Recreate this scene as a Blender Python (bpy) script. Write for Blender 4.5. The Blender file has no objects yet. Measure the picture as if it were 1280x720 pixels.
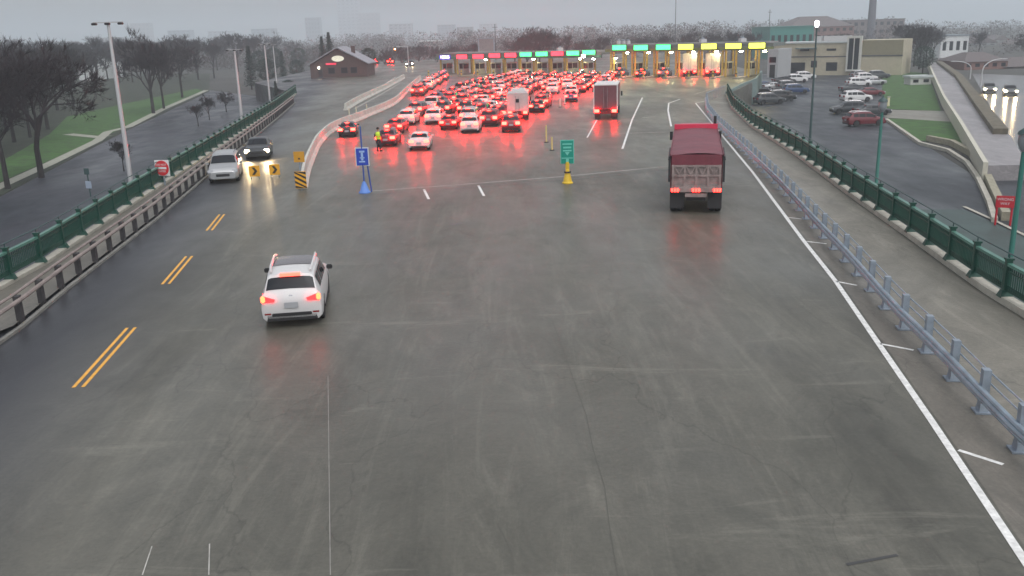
import bpy, bmesh, math, random
from mathutils import Vector, Matrix, noise
random.seed(7)
R_ = math.radians
scene = bpy.context.scene
C = scene.collection
# ------------------------------------------------------------------ camera
FPX, CAMH, HORIZ, ROLL = 1130.0, 8.6, 40.0, 0.030
pitch = math.atan((360 - HORIZ) / FPX)
FW = Vector((0, math.cos(pitch), -math.sin(pitch)))
U0 = Vector((0, math.sin(pitch), math.cos(pitch))); R0 = Vector((1, 0, 0))
RT = R0 * math.cos(ROLL) - U0 * math.sin(ROLL)
UP = U0 * math.cos(ROLL) + R0 * math.sin(ROLL)
EYE = Vector((0, 0, CAMH))
def ray(px, py): return FW * FPX + RT * (px - 640) - UP * (py - 360)
def G(px, py, z=0.0):
    d = ray(px, py); t = (z - CAMH) / d.z
    return EYE + d * t
def atY(px, py, Y):
    d = ray(px, py); return EYE + d * (Y / d.y)
def PX(p):
    d = Vector(p) - EYE; w = d.dot(FW)
    return 640 + FPX * d.dot(RT) / w, 360 - FPX * d.dot(UP) / w
cam_d = bpy.data.cameras.new('camera'); cam = bpy.data.objects.new('camera', cam_d); C.objects.link(cam)
cam_d.sensor_width = 36; cam_d.lens = FPX / 1280 * 36; cam_d.clip_end = 9000; cam_d.clip_start = .2
M = Matrix((RT, UP, -FW)).transposed().to_4x4(); M.translation = EYE
cam.matrix_world = M
scene.camera = cam
# ------------------------------------------------------------------ materials
MATS = {}
def mat(name, col, rough=.6, metal=0, var=0.0, scale=3.0, bump=0.0, coat=0.0, emis=None, es=0, stretch=None, grime=None):
    if name in MATS: return MATS[name]
    m = bpy.data.materials.new(name); m.use_nodes = True
    nt = m.node_tree; b = nt.nodes['Principled BSDF']
    b.inputs['Base Color'].default_value = (*col, 1); b.inputs['Roughness'].default_value = rough
    b.inputs['Metallic'].default_value = metal; b.inputs['Coat Weight'].default_value = coat
    b.inputs['Coat Roughness'].default_value = .08
    if emis:
        b.inputs['Emission Color'].default_value = (*emis, 1); b.inputs['Emission Strength'].default_value = es
    if var or bump:
        tc = nt.nodes.new('ShaderNodeTexCoord'); mp = nt.nodes.new('ShaderNodeMapping')
        nt.links.new(tc.outputs['Object'], mp.inputs[0])
        if stretch: mp.inputs['Scale'].default_value = stretch
        nz = nt.nodes.new('ShaderNodeTexNoise'); nz.inputs['Scale'].default_value = scale
        nz.inputs['Detail'].default_value = 6; nz.inputs['Roughness'].default_value = .65
        nt.links.new(mp.outputs[0], nz.inputs['Vector'])
        if var:
            cr = nt.nodes.new('ShaderNodeValToRGB'); e = cr.color_ramp.elements
            e[0].position = .3; e[1].position = .7
            lo = grime or tuple(c * (1 - var) for c in col)
            e[0].color = (*lo, 1); e[1].color = (*[min(1, c * (1 + var)) for c in col], 1)
            nt.links.new(nz.outputs['Fac'], cr.inputs[0]); nt.links.new(cr.outputs[0], b.inputs['Base Color'])
        if bump:
            bp = nt.nodes.new('ShaderNodeBump'); bp.inputs['Strength'].default_value = bump; bp.inputs['Distance'].default_value = .05
            nt.links.new(nz.outputs['Fac'], bp.inputs['Height']); nt.links.new(bp.outputs[0], b.inputs['Normal'])
    MATS[name] = m
    return m

def wet_road(name, colA, colB, dark, rmin=.2, rmax=.55, deck=False, spec=.4):
    """wet concrete / asphalt: broad patches, streaks along the lanes, small speckle, damp patches of differing gloss"""
    m = bpy.data.materials.new(name); m.use_nodes = True; nt = m.node_tree; N = nt.nodes; L = nt.links
    b = N['Principled BSDF']; tc = N.new('ShaderNodeTexCoord'); b.inputs['Specular IOR Level'].default_value = spec
    def nz(scale, sc=(1, 1, 1), det=5, rough=.6, loc=(0, 0, 0), dist=0.0):
        mp = N.new('ShaderNodeMapping'); mp.inputs['Scale'].default_value = sc; mp.inputs['Location'].default_value = loc
        mp.inputs['Rotation'].default_value = (0, 0, R_(4))
        n = N.new('ShaderNodeTexNoise'); n.inputs['Scale'].default_value = scale; n.inputs['Detail'].default_value = det
        n.inputs['Roughness'].default_value = rough; n.inputs['Distortion'].default_value = dist
        L.new(tc.outputs['Object'], mp.inputs[0]); L.new(mp.outputs[0], n.inputs['Vector']); return n.outputs['Fac']
    def ramp(s, a, bb, c0=(0, 0, 0), c1=(1, 1, 1)):
        r = N.new('ShaderNodeValToRGB'); r.color_ramp.elements[0].position = a; r.color_ramp.elements[1].position = bb
        r.color_ramp.elements[0].color = (*c0, 1); r.color_ramp.elements[1].color = (*c1, 1); L.new(s, r.inputs[0]); return r.outputs[0]
    def mix(f, a, bb, mode='MIX'):
        x = N.new('ShaderNodeMix'); x.data_type = 'RGBA'; x.blend_type = mode
        if isinstance(f, (int, float)): x.inputs[0].default_value = f
        else: L.new(f, x.inputs[0])
        for i, v in ((6, a), (7, bb)):
            if isinstance(v, tuple): x.inputs[i].default_value = (*v, 1)
            else: L.new(v, x.inputs[i])
        return x.outputs[2]
    broad = ramp(nz(.09, (1, .5, 1), 4), .3, .7)
    col = mix(broad, colA, colB)
    streak = ramp(nz(1.0, (1.1, .10, 1), 8, .78, (3, 0, 0), 1.2), .50, .78)
    col = mix(streak, col, tuple(c * 1.35 for c in colB))
    dk = ramp(nz(.5, (.8, .12, 1), 6, .65, (11, 4, 0)), .56, .8)
    col = mix(dk, col, dark)
    cross = ramp(nz(.55, (.25, 1.6, 1), 6, .7, (5, 9, 2), .8), .60, .74)
    col = mix(cross, col, tuple(min(1, c * 1.4) for c in colB))
    blot = ramp(nz(.38, (1, .7, 1), 9, .8, (7, 7, 7), 2.0), .3, .72, (.74, .75, .74), (1.26, 1.24, 1.22))
    col = mix(1.0, col, blot, 'MULTIPLY')
    fine = ramp(nz(9, (1, 1, 1), 9, .85), .28, .74, (.74, .74, .74), (1.22, 1.22, 1.22))
    col = mix(1.0, col, fine, 'MULTIPLY')
    # hairline cracks
    mp = N.new('ShaderNodeMapping'); mp.inputs['Scale'].default_value = (.16, .07, 1); L.new(tc.outputs['Object'], mp.inputs[0])
    wz = N.new('ShaderNodeTexNoise'); wz.inputs['Scale'].default_value = 3; wz.inputs['Detail'].default_value = 6; L.new(mp.outputs[0], wz.inputs['Vector'])
    va = N.new('ShaderNodeMix'); va.data_type = 'RGBA'; va.blend_type = 'ADD'; va.inputs[0].default_value = .55; L.new(mp.outputs[0], va.inputs[6]); L.new(wz.outputs['Color'], va.inputs[7])
    vo = N.new('ShaderNodeTexVoronoi'); vo.feature = 'DISTANCE_TO_EDGE'; vo.inputs['Scale'].default_value = 1.0; L.new(va.outputs[2], vo.inputs['Vector'])
    crk = ramp(vo.outputs['Distance'], .001, .0045, (.72, .72, .72), (1, 1, 1))
    col = mix(1.0, col, crk, 'MULTIPLY')
    if deck:   # asphalt-toned left lanes with vignette darkening painted in; the rest of the deck concrete
        sx = N.new('ShaderNodeSeparateXYZ'); L.new(tc.outputs['Object'], sx.inputs[0])
        m1 = N.new('ShaderNodeMath'); m1.operation = 'MULTIPLY_ADD'; m1.inputs[1].default_value = .145; m1.inputs[2].default_value = 7.9
        L.new(sx.outputs['Y'], m1.inputs[0])
        m2 = N.new('ShaderNodeMath'); m2.operation = 'ADD'; L.new(m1.outputs[0], m2.inputs[0]); L.new(sx.outputs['X'], m2.inputs[1])
        mr = N.new('ShaderNodeMapRange'); mr.inputs[1].default_value = -2.2; mr.inputs[2].default_value = 1.6
        L.new(m2.outputs[0], mr.inputs[0])
        asph_vignette = mix(broad, (.024, .026, .031), (.042, .043, .049)); asph_vignette = mix(1.0, asph_vignette, fine, 'MULTIPLY')
        col = mix(mr.outputs[0], asph_vignette, col)
    L.new(col, b.inputs['Base Color'])
    rg = N.new('ShaderNodeMapRange'); rg.inputs[1].default_value = .3; rg.inputs[2].default_value = .7
    rg.inputs[3].default_value = rmin; rg.inputs[4].default_value = rmax
    L.new(nz(.22, (1, .4, 1), 6, .6, (20, 3, 1)), rg.inputs[0]); L.new(rg.outputs[0], b.inputs['Roughness'])
    bp = N.new('ShaderNodeBump'); bp.inputs['Strength'].default_value = .25; bp.inputs['Distance'].default_value = .02
    L.new(nz(6, (1, 1, 1), 5, .7), bp.inputs['Height']); L.new(bp.outputs[0], b.inputs['Normal'])
    MATS[name] = m; return m

def setmat(o, m):
    if len(o.data.materials) == 0: o.data.materials.append(m)
    else: o.material_slots[0].link = 'OBJECT'; o.material_slots[0].material = m

concrete = wet_road('deck_surface', (.080, .079, .066), (.120, .117, .098), (.046, .045, .037), .3, .55, True)
lotmat = wet_road('lot_asphalt', (.030, .036, .042), (.048, .052, .062), (.02, .022, .026), .3, .6, spec=.3)
streetmat = wet_road('street_asphalt', (.030, .036, .044), (.052, .053, .066), (.02, .023, .027), .3, .6, spec=.3)
walkmat = wet_road('walk_concrete', (.165, .158, .135), (.215, .203, .175), (.13, .125, .11), .4, .7)
shoulder = wet_road('shoulder_concrete', (.135, .125, .108), (.165, .153, .132), (.11, .10, .09), .35, .6)
rampmat = wet_road('ramp_concrete', (.22, .21, .22), (.28, .265, .275), (.19, .185, .19), .35, .6)
white_paint = mat('white_marking_paint', (.72, .72, .7), .5, var=.25, scale=6)
worn_paint = mat('worn_marking_paint', (.42, .41, .38), .6, var=.35, scale=3)
mat('faint_joint', (.26, .25, .23), .6, var=.3, scale=2)
yellow_paint = mat('yellow_marking_paint', (.75, .38, .05), .5, var=.2, scale=5)
grassm = mat('grass_turf', (.040, .105, .020), .9, var=.35, scale=.8, bump=.6, grime=(.032, .058, .018))
grassd = mat('dull_turf', (.026, .034, .02), .9, var=.4, scale=.4, bump=.5)
earth = mat('far_ground_cover', (.06, .06, .055), .95, var=.4, scale=.02)
kerbm = mat('kerb_concrete', (.42, .40, .34), .7, var=.2, scale=2, bump=.2)
jersey = mat('barrier_concrete', (.5, .49, .44), .7, var=.2, scale=1.2, bump=.2)
steel = mat('galvanised_steel', (.30, .35, .41), .45, .5, var=.15, scale=4)
rust = mat('weathered_steel', (.05, .047, .05), .7, .2, var=.3, scale=3)
railtan = mat('weathered_timber_rail', (.24, .20, .185), .7, var=.25, scale=2)
green = mat('green_bridge_paint', (.007, .058, .040), .4, var=.2, scale=2)
green_l = mat('green_cap_paint', (.07, .2, .155), .35, var=.15, scale=2)
pole_m = mat('grey_pole_metal', (.55, .55, .56), .4, .4)
darkpole = mat('dark_green_pole', (.035, .075, .075), .5)
greenpole = mat('green_lamp_post_paint', (.03, .16, .13), .4)
glass = mat('dark_glass', (.012, .015, .02), .06, 0)
glass.node_tree.nodes['Principled BSDF'].inputs['Specular IOR Level'].default_value = .22
tyre = mat('tyre_rubber', (.014, .014, .015), .8)
rimm = mat('wheel_rim_alloy', (.35, .35, .37), .35, .8)
black = mat('black_plastic', (.018, .018, .02), .5)
platem = mat('licence_plate', (.35, .36, .38), .5)
chrome = mat('bright_trim', (.6, .6, .62), .2, .9)
RED = (1, .035, .025)
brake = mat('lit_brake_lens', (.4, .01, .01), .3, emis=(1, .006, .004), es=90)
brake_hot = mat('lit_near_brake_lens', (.5, .02, .01), .3, emis=(1, .010, .012), es=6)
brake_near = mat('lit_bulb_core', (.5, .1, .02), .3, emis=(1, .10, .035), es=5)
tailoff = mat('unlit_tail_lens', (.22, .01, .012), .25)
headlit = mat('lit_headlamp', (.9, .9, .85), .2, emis=(1, .7, .36), es=260)
headoff = mat('unlit_headlamp', (.5, .52, .55), .15)
bark = mat('wet_bark', (.028, .024, .025), .9, var=.3, scale=2)
twig = mat('bare_twigs', (.03, .026, .03), .9, var=.35, scale=.5)
ever = mat('evergreen_needles', (.02, .045, .035), .85, var=.4, scale=1.2)
PAINT = {n: mat(n + '_car_paint', c, .32, me, coat=.25) for n, c, me in [
    ('white', (.58, .58, .58), 0), ('silver', (.42, .43, .44), .5), ('grey', (.13, .135, .14), .4), ('black', (.014, .014, .016), .1),
    ('red', (.30, .012, .014), .1), ('blue', (.02, .05, .13), .2), ('maroon', (.13, .012, .02), .1), ('beige', (.38, .34, .26), .3), ('charcoal', (.045, .05, .055), .3)]}
# ------------------------------------------------------------------ mesh builder
class MB:
    def __init__(s): s.v = []; s.f = []
    def add(s, vs, fs):
        n = len(s.v); s.v += [Vector(p) for p in vs]; s.f += [tuple(i + n for i in f) for f in fs]; return s
    def box(s, c, size, rz=0, taper=1.0, rx=0):
        x, y, z = [d / 2 for d in size]; c = Vector(c)
        rot = Matrix.Rotation(rz, 3, 'Z') @ Matrix.Rotation(rx, 3, 'X')
        vs = [c + rot @ Vector((sx * x * (taper if sz > 0 else 1), sy * y * (taper if sz > 0 else 1), sz * z)) for sz in (-1, 1) for sx, sy in ((-1, -1), (1, -1), (1, 1), (-1, 1))]
        return s.add(vs, [(3, 2, 1, 0), (4, 5, 6, 7), (0, 1, 5, 4), (1, 2, 6, 5), (2, 3, 7, 6), (3, 0, 4, 7)])
    def bar(s, a, b, w, h, up=Vector((0, 0, 1))):
        a = Vector(a); b = Vector(b); d = (b - a).normalized(); sd = d.cross(up).normalized(); u = sd.cross(d)
        vs = [p + sd * (i * w / 2) + u * (j * h / 2) for p in (a, b) for i, j in ((-1, -1), (1, -1), (1, 1), (-1, 1))]
        return s.add(vs, [(0, 1, 2, 3), (7, 6, 5, 4), (0, 4, 5, 1), (1, 5, 6, 2), (2, 6, 7, 3), (3, 7, 4, 0)])
    def tube(s, a, b, r0, r1=None, n=8, cap=True):
        r1 = r0 if r1 is None else r1; a = Vector(a); b = Vector(b); d = (b - a).normalized()
        t = Vector((0, 0, 1)) if abs(d.z) < .9 else Vector((1, 0, 0)); u = d.cross(t).normalized(); w = d.cross(u)
        vs = [p + (u * math.cos(2 * math.pi * i / n) + w * math.sin(2 * math.pi * i / n)) * r for p, r in ((a, r0), (b, r1)) for i in range(n)]
        fs = [(i, (i + 1) % n, (i + 1) % n + n, i + n) for i in range(n)]
        if cap: fs += [tuple(range(n))[::-1], tuple(range(n, 2 * n))]
        return s.add(vs, fs)
    def path(s, pts, r, n=8, rs=None):
        for i in range(len(pts) - 1):
            s.tube(pts[i], pts[i + 1], rs[i] if rs else r, rs[i + 1] if rs else r, n)
        return s
    def prism(s, poly, z0, z1):
        n = len(poly)
        vs = [(p[0], p[1], z0) for p in poly] + [(p[0], p[1], z1) for p in poly]
        return s.add(vs, [tuple(range(n))[::-1], tuple(range(n, 2 * n))] + [(i, (i + 1) % n, (i + 1) % n + n, i + n) for i in range(n)])
    def lathe(s, prof, c=(0, 0, 0), n=16):
        c = Vector(c); vs = []; fs = []
        for r, z in prof:
            vs += [c + Vector((r * math.cos(2 * math.pi * i / n), r * math.sin(2 * math.pi * i / n), z)) for i in range(n)]
        for k in range(len(prof) - 1):
            fs += [(k * n + i, k * n + (i + 1) % n, (k + 1) * n + (i + 1) % n, (k + 1) * n + i) for i in range(n)]
        fs += [tuple(range(n))[::-1], tuple(range((len(prof) - 1) * n, len(prof) * n))]
        return s.add(vs, fs)
    def sheet(s, pts, z=None):
        vs = [(p[0], p[1], p[2] if z is None else z) for p in pts]; return s.add(vs, [tuple(range(len(vs)))])
    def mesh(s, name, m, smooth=False, bevel=0, world_of=None, xf=None):
        me = bpy.data.meshes.new(name)
        vs = s.v
        if world_of is not None: vs = [p - world_of for p in vs]
        if xf is not None: vs = [xf @ p for p in vs]
        me.from_pydata([tuple(p) for p in vs], [], s.f)
        bm = bmesh.new(); bm.from_mesh(me)
        if bevel: bmesh.ops.bevel(bm, geom=list(bm.edges), offset=bevel, segments=2, affect='EDGES', clamp_overlap=True)
        bmesh.ops.recalc_face_normals(bm, faces=bm.faces)
        if smooth:
            for f in bm.faces: f.smooth = True
            for e in bm.edges:
                if len(e.link_faces) == 2 and e.calc_face_angle(0) > R_(38): e.smooth = False
        bm.to_mesh(me); bm.free()
        if m: me.materials.append(m)
        return me
    def build(s, name, m, parent=None, smooth=False, bevel=0, world=False):
        wo = parent.location.copy() if (world and parent is not None) else None
        me = s.mesh(name, m, smooth, bevel, wo)
        o = bpy.data.objects.new(name, me); C.objects.link(o)
        if parent is not None: o.parent = parent
        return o
def tag(o, label=None, cat=None, group=None, kind=None):
    if label: o['label'] = label
    if cat: o['category'] = cat
    if group: o['group'] = group
    if kind: o['kind'] = kind
    return o
def empty(name, loc=(0, 0, 0), rz=0, label=None, cat=None, group=None):
    o = bpy.data.objects.new(name, None); C.objects.link(o); o.location = loc; o.rotation_euler = (0, 0, rz); o.empty_display_size = .3
    return tag(o, label, cat, group)
KIDS = {}
def register(root):
    ch = {}
    for o in C.objects:
        if o.parent is not None: ch.setdefault(o.parent.name, []).append(o)
    def grab(o): return (o, [grab(k) for k in ch.get(o.name, [])])
    KIDS[root.name] = grab(root)
def copy_tree(root, loc, rz=0, label=None, group=None, paint=None, scale=None, swap=None):
    def go(node, par):
        o, ks = node; c = o.copy(); C.objects.link(c)
        if par is not None: c.parent = par
        st = o.name.split('.')[0]
        if paint and st in ('body', 'mirror', 'tailgate') and o.get('painted'): setmat(c, paint)
        if swap and st in swap: setmat(c, swap[st])
        for k in ks: go(k, c)
        return c
    r = go(KIDS[root.name], None); r.location = loc; r.rotation_euler = (0, 0, rz)
    if scale: r.scale = (scale,) * 3
    return tag(r, label, None, group)
def struct(name, mb, m, smooth=False, bevel=0): return tag(mb.build(name, m, None, smooth, bevel), kind='structure')
def strip(a, b, w, z):
    a = Vector(a); b = Vector(b); d = (b - a); d.z = 0; n = Vector((-d.y, d.x, 0)).normalized() * w / 2
    return MB().add([(p.x, p.y, z) for p in (a - n, b - n, b + n, a + n)], [(0, 1, 2, 3)])
def polystrip(pts, w, z):
    m = MB(); L = []; Rr = []
    for i, p in enumerate(pts):
        a = pts[max(0, i - 1)]; b = pts[min(len(pts) - 1, i + 1)]; d = Vector((b[0] - a[0], b[1] - a[1], 0)).normalized()
        n = Vector((-d.y, d.x, 0)) * w / 2; q = Vector((p[0], p[1], z)); L.append(q - n); Rr.append(q + n)
    k = len(pts); return m.add(L + Rr, [(i, i + 1, k + i + 1, k + i) for i in range(k - 1)])
def offset(pts, d):
    out = []
    for i, p in enumerate(pts):
        a = pts[max(0, i - 1)]; b = pts[min(len(pts) - 1, i + 1)]; t = Vector((b[0] - a[0], b[1] - a[1], 0)).normalized()
        out.append(Vector((p[0] + t.y * d, p[1] - t.x * d, 0)))     # +d is to the right of travel
    return out
def resample(pts, step):
    pts = [Vector((p[0], p[1], 0)) for p in pts]; out = [pts[0]]; rem = step
    for i in range(len(pts) - 1):
        a, b = pts[i], pts[i + 1]; L = (b - a).length; d = (b - a) / L; s = rem
        while s <= L: out.append(a + d * s); s += step
        rem = s - L
    return out
LOW = -3.5
# ------------------------------------------------------------------ ground
struct('ground', MB().sheet([(-5000, -300), (5000, -300), (5000, 6000), (-5000, 6000)], LOW - .02), earth)
lf = [(-17.6, -14), (-18.2, 20), (-19.0, 36), (-20.6, 48), (-24.5, 80), (-28.9, 115), (-34, 150)]      # left edge of the raised deck
rf = [(14.6, -14), (15.0, 20), (15.5, 28.5), (16.4, 35.6), (17.6, 46), (19.6, 61), (21.5, 80.2), (24.4, 99), (28.6, 119.4)]   # right green fence line
deck_poly = lf + [(-52, 192), (-56, 330), (60, 330), (52, 230), (47.5, 172), (40, 148)] + [(p[0] + .25, p[1]) for p in rf[::-1]]
struct('bridge_deck', MB().prism(deck_poly, LOW - .5, 0), concrete)
# right lot, left street, lawns, paths on the low ground
struct('parking_lot', MB().prism([(15.5, -20), (60, -20), (60, 60), tuple(G(1245, 272, LOW)[:2]), tuple(G(1222, 222, LOW)[:2]), tuple(G(1150, 177, LOW)[:2]), tuple(G(1108, 150, LOW)[:2]), tuple(G(1100, 93, LOW)[:2]), (95, 213), (45, 250), (38, 150), (28, 119)], LOW - .5, LOW), lotmat)
def lowpoly(name, px, m, z=0.02):
    return struct(name, MB().prism([tuple(G(x, y, LOW)[:2]) for x, y in px], LOW - .4, LOW + z), m)
lowpoly('grass_lawn', [(1103, 136), (1176, 139), (1166, 108), (1160, 92), (1140, 90), (1103, 93)], grassm, .03)
lowpoly('grass_verge', [(1106, 148), (1150, 176), (1212, 181), (1195, 153), (1150, 150)], grassm, .03)
lowpoly('footpath', [(1103, 137), (1106, 147), (1150, 150), (1196, 153), (1186, 139)], walkmat, .022)
lowpoly('lower_road', [(1232, 208), (1262, 285), (1400, 330), (1420, 200), (1300, 206)], lotmat, .012)
lowpoly('dark_verge', [(1205, 262), (1150, 262), (1180, 330), (1290, 395), (1420, 420), (1400, 345), (1280, 296)], mat('wet_dark_verge', (.035, .06, .055), .5, var=.3, scale=.5), .008)
struct('street', MB().prism([(-23, -20), (-19.5, 30), (-21, 48), (-29.5, 115), (-34.5, 150), (-52, 200), (-78, 240), tuple(G(255, 118, LOW)[:2]), tuple(G(160, 163, LOW)[:2]), tuple(G(122, 182, LOW)[:2]), tuple(G(0, 246, LOW)[:2]), (-60, 40), (-60, -20)], LOW - .5, LOW), streetmat)
lowpoly('park_lawn', [(-220, 300), (0, 245), (122, 181), (160, 162), (262, 114), (262, 92), (60, 92), (-220, 120)], grassd, .02)
lowpoly('park_grass', [(0, 228), (0, 203), (62, 168), (84, 146), (150, 131), (245, 111), (255, 114), (160, 158), (122, 174)], grassm, .03)
struct('park_path', polystrip([G(x, y, LOW) for x, y in [(-60, 262), (5, 231), (60, 206), (122, 176), (135, 165), (160, 159), (205, 136), (258, 113)]], 1.3, LOW + .045), mat('pale_path', (.30, .30, .25), .7, var=.2))
struct('lawn_path', polystrip([G(x, y, LOW) for x, y in [(85, 168), (125, 172), (135, 170)]], 1.6, LOW + .05), MATS['pale_path'])
struct('kerb_line', polystrip([G(x, y, LOW) for x, y in [(1205, 259), (1240, 275), (1285, 297)]], .25, LOW + .06), kerbm)
# lake beyond
struct('lake_water', MB().sheet([(420, 1150), (5000, 700), (5000, 5990), (900, 5990)], LOW + .3), mat('lake_water', (.03, .05, .06), .12, var=.1, bump=.3, scale=.05))
# raised pale approach ramp at the right with its side wall
rampL = [G(x, y, LOW + 1.2) for x, y in [(1160, 77), (1166, 92), (1180, 122), (1200, 153), (1232, 207)]]
rampR = [G(x, y, LOW + 1.2) for x, y in [(1178, 79), (1204, 97), (1232, 132), (1262, 168), (1285, 206)]]
struct('approach_ramp', MB().prism([tuple(p[:2]) for p in rampL + rampR[::-1]], LOW - .4, LOW + 1.2), rampmat)
def wall_run(name, pts, w, z0, z1, m, label, cat, bevel=0):
    o = tag(polywall(pts, w, z0, z1).build(name, m), label, cat); return o
def polywall(pts, w, z0, z1):
    m = MB(); k = len(pts); a = offset(pts, -w / 2); b = offset(pts, w / 2)
    vs = [(p.x, p.y, z) for z in (z0, z1) for p in a + b]
    fs = []
    for i in range(k - 1):
        fs += [(i, i + 1, k + i + 1, k + i), (2 * k + i, 2 * k + i + 1, 3 * k + i + 1, 3 * k + i), (i, i + 1, 2 * k + i + 1, 2 * k + i), (k + i, k + i + 1, 3 * k + i + 1, 3 * k + i)]
    fs += [(0, k, 3 * k, 2 * k), (k - 1, 2 * k - 1, 4 * k - 1, 3 * k - 1)]
    return m.add(vs, fs)
wall_run('ramp_parapet', [p for p in rampL], .35, LOW, LOW + 1.45, mat('pale_render', (.52, .50, .42), .7, var=.12), 'low cream parapet wall along the lawn side of the pale ramp', 'wall')
wall_run('stone_parapet', [p for p in offset(rampR[:4], .8)], 1.3, LOW, LOW + 1.75, mat('brown_stone', (.13, .115, .085), .9, var=.4, scale=1.2, bump=.6), 'rough brown stone parapet between the pale ramp and the road with headlights', 'wall')
wall_run('curved_kerb', [G(x, y, LOW) for x, y in [(1108, 151), (1150, 181), (1185, 190), (1208, 205), (1222, 225), (1236, 255), (1243, 278)]], .35, LOW, LOW + .3, kerbm, 'low curved tan kerb around the parking lot corner', 'kerb')
wall_run('curved_retaining_wall', [G(x, y, LOW) for x, y in [(1160, 176), (1190, 182), (1214, 195), (1232, 222), (1250, 262), (1257, 276)]], .5, LOW, LOW + .55, mat('tan_wall', (.30, .28, .21), .8, var=.25, bump=.4), 'curved tan retaining wall bending past the red sign', 'wall')
# right far road with oncoming cars
lowpoly('far_road', [(1215, 92), (1320, 96), (1360, 205), (1285, 206), (1240, 138)], mat('wet_far_asphalt', (.11, .11, .115), .22, var=.2, scale=.3), .015)
# ------------------------------------------------------------------ deck surfaces and markings
line_pts = [(7.6, 9), (8.3, 13.1), (9.25, 18.5), (11.2, 30.2), (12.05, 36.3), (14.8, 54.6), (17.4, 73.6), (22.0, 106.9)]
rg = [(9.9, 9), (10.2, 15.6), (10.4, 17.7), (10.95, 21.7), (11.35, 25.4), (12.3, 31.5), (13.1, 37.5), (14.6, 48), (16.6, 64), (18.5, 80), (20.6, 94), (23.4, 107.6)]
lg = [(-14.9, 14), (-15.8, 27.3), (-16.5, 32.2), (-18.0, 44.9), (-19.5, 55.5), (-21.4, 69), (-26.0, 103.3), (-29.5, 128)]
struct('walkway', MB().add([(p[0], p[1], .008) for p in resample(offset(rg, .35), 3)] , []) if False else MB().sheet([(p[0], p[1]) for p in offset(rg, .25)] + [(p[0] - .3, p[1]) for p in rf[::-1] if p[1] > 9], .008), walkmat)
struct('shoulder_pavement', MB().sheet([(p[0] + .15, p[1]) for p in line_pts] + [(p.x, p.y) for p in offset(rg, .2)[::-1]], .004), shoulder)
struct('left_walkway', MB().sheet([(p[0] + .25, p[1]) for p in lf[1:6]] + [(p.x, p.y) for p in offset(lg, 0)[::-1] if p.y > 20 and p.y < 118], .12), MATS['shoulder_concrete'])
wall_run('left_kerb', offset(lg, .2), .14, 0, .09, mat('wet_kerb', (.2, .195, .175), .5, var=.3, scale=2), 'pale concrete kerb under the left guardrail posts', 'kerb')
struct('edge_line_marking', polystrip(line_pts, .16, .010), white_paint)
for a, b in [((1198, 563), (1254, 581)), ((1100, 430), (1142, 438)), ((1045, 352), (1071, 357)), ((1008, 302), (1033, 305)), ((985, 272), (1003, 274))]:
    struct('shoulder_tick_marking', strip(G(*a), G(*b), .11, .010), white_paint)
yl = [(-11.4, 22.1), (-12.0, 27.1), (-12.8, 32.3), (-13.4, 36.7), (-14.2, 41.9), (-14.8, 45.9)]
for i in (0, 2, 4):
    for s in (-.12, .12):
        a, b = offset([yl[i], yl[i + 1]], s); struct('yellow_dash_marking', strip(a, b, .10, .006), yellow_paint)
for a, b in [((530, 237), (536, 249)), ((598, 232), (605, 245))]:
    struct('lane_dash_marking', strip(G(*a), G(*b), .14, .006), white_paint)
def mk(pts, w, m=white_paint, name='lane_marking'):
    struct(name, polystrip([G(x, y) for x, y in pts], w, .006), m)
mk([(803, 122), (790, 150), (778, 186)], .16); mk([(746, 150), (734, 172)], .13)
mk([(850, 124), (836, 129), (835, 138), (839, 158)], .16); mk([(803, 147), (819, 146)], .25, worn_paint)
mk([(869, 129), (883, 126), (884, 123)], .15); mk([(868, 118), (900, 108)], .12, worn_paint)
mk([(430, 134), (470, 112), (495, 96)], .25, worn_paint); mk([(443, 136), (478, 117), (500, 104)], .2, worn_paint)
mk([(774, 167), (833, 165)], .14, worn_paint)
mk([(500, 175), (560, 173), (640, 171), (735, 168)], .14, MATS['faint_joint'], 'deck_joint')
mk([(462, 239), (560, 232), (700, 221), (835, 208)], .3, MATS['faint_joint'], 'deck_joint')
tar = mat('tar_seal', (.045, .045, .045), .35); mat('faint_seal', (.085, .083, .07), .5)
mk([(462, 243), (560, 236), (700, 225), (835, 212)], .12, tar, 'tar_joint')
mk([(1058, 706), (1090, 700), (1122, 694)], .07, tar, 'tar_patch'); mk([(563, 281), (578, 279)], .3, tar, 'tar_patch')
mk([(410, 470), (411, 560), (413, 719)], .016, MATS['faint_joint'], 'deck_joint'); mk([(262, 680), (261, 719)], .02, worn_paint, 'deck_joint')
mk([(190, 683), (178, 719)], .02, worn_paint, 'deck_joint')
mk([(690, 400), (712, 460), (733, 520), (741, 560), (756, 610), (762, 660), (772, 719)], .016, MATS['faint_seal'], 'tar_joint')
mk([(622, 655), (627, 664), (631, 672), (640, 690), (641, 719)], .014, MATS['faint_seal'], 'tar_joint')
for a, b in [((530, 298), (590, 296)), ((560, 403), (618, 400)), ((700, 365), (725, 364)), ((790, 340), (812, 341)), ((795, 362), (815, 364)), ((853, 362), (875, 360))]:
    pass
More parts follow.
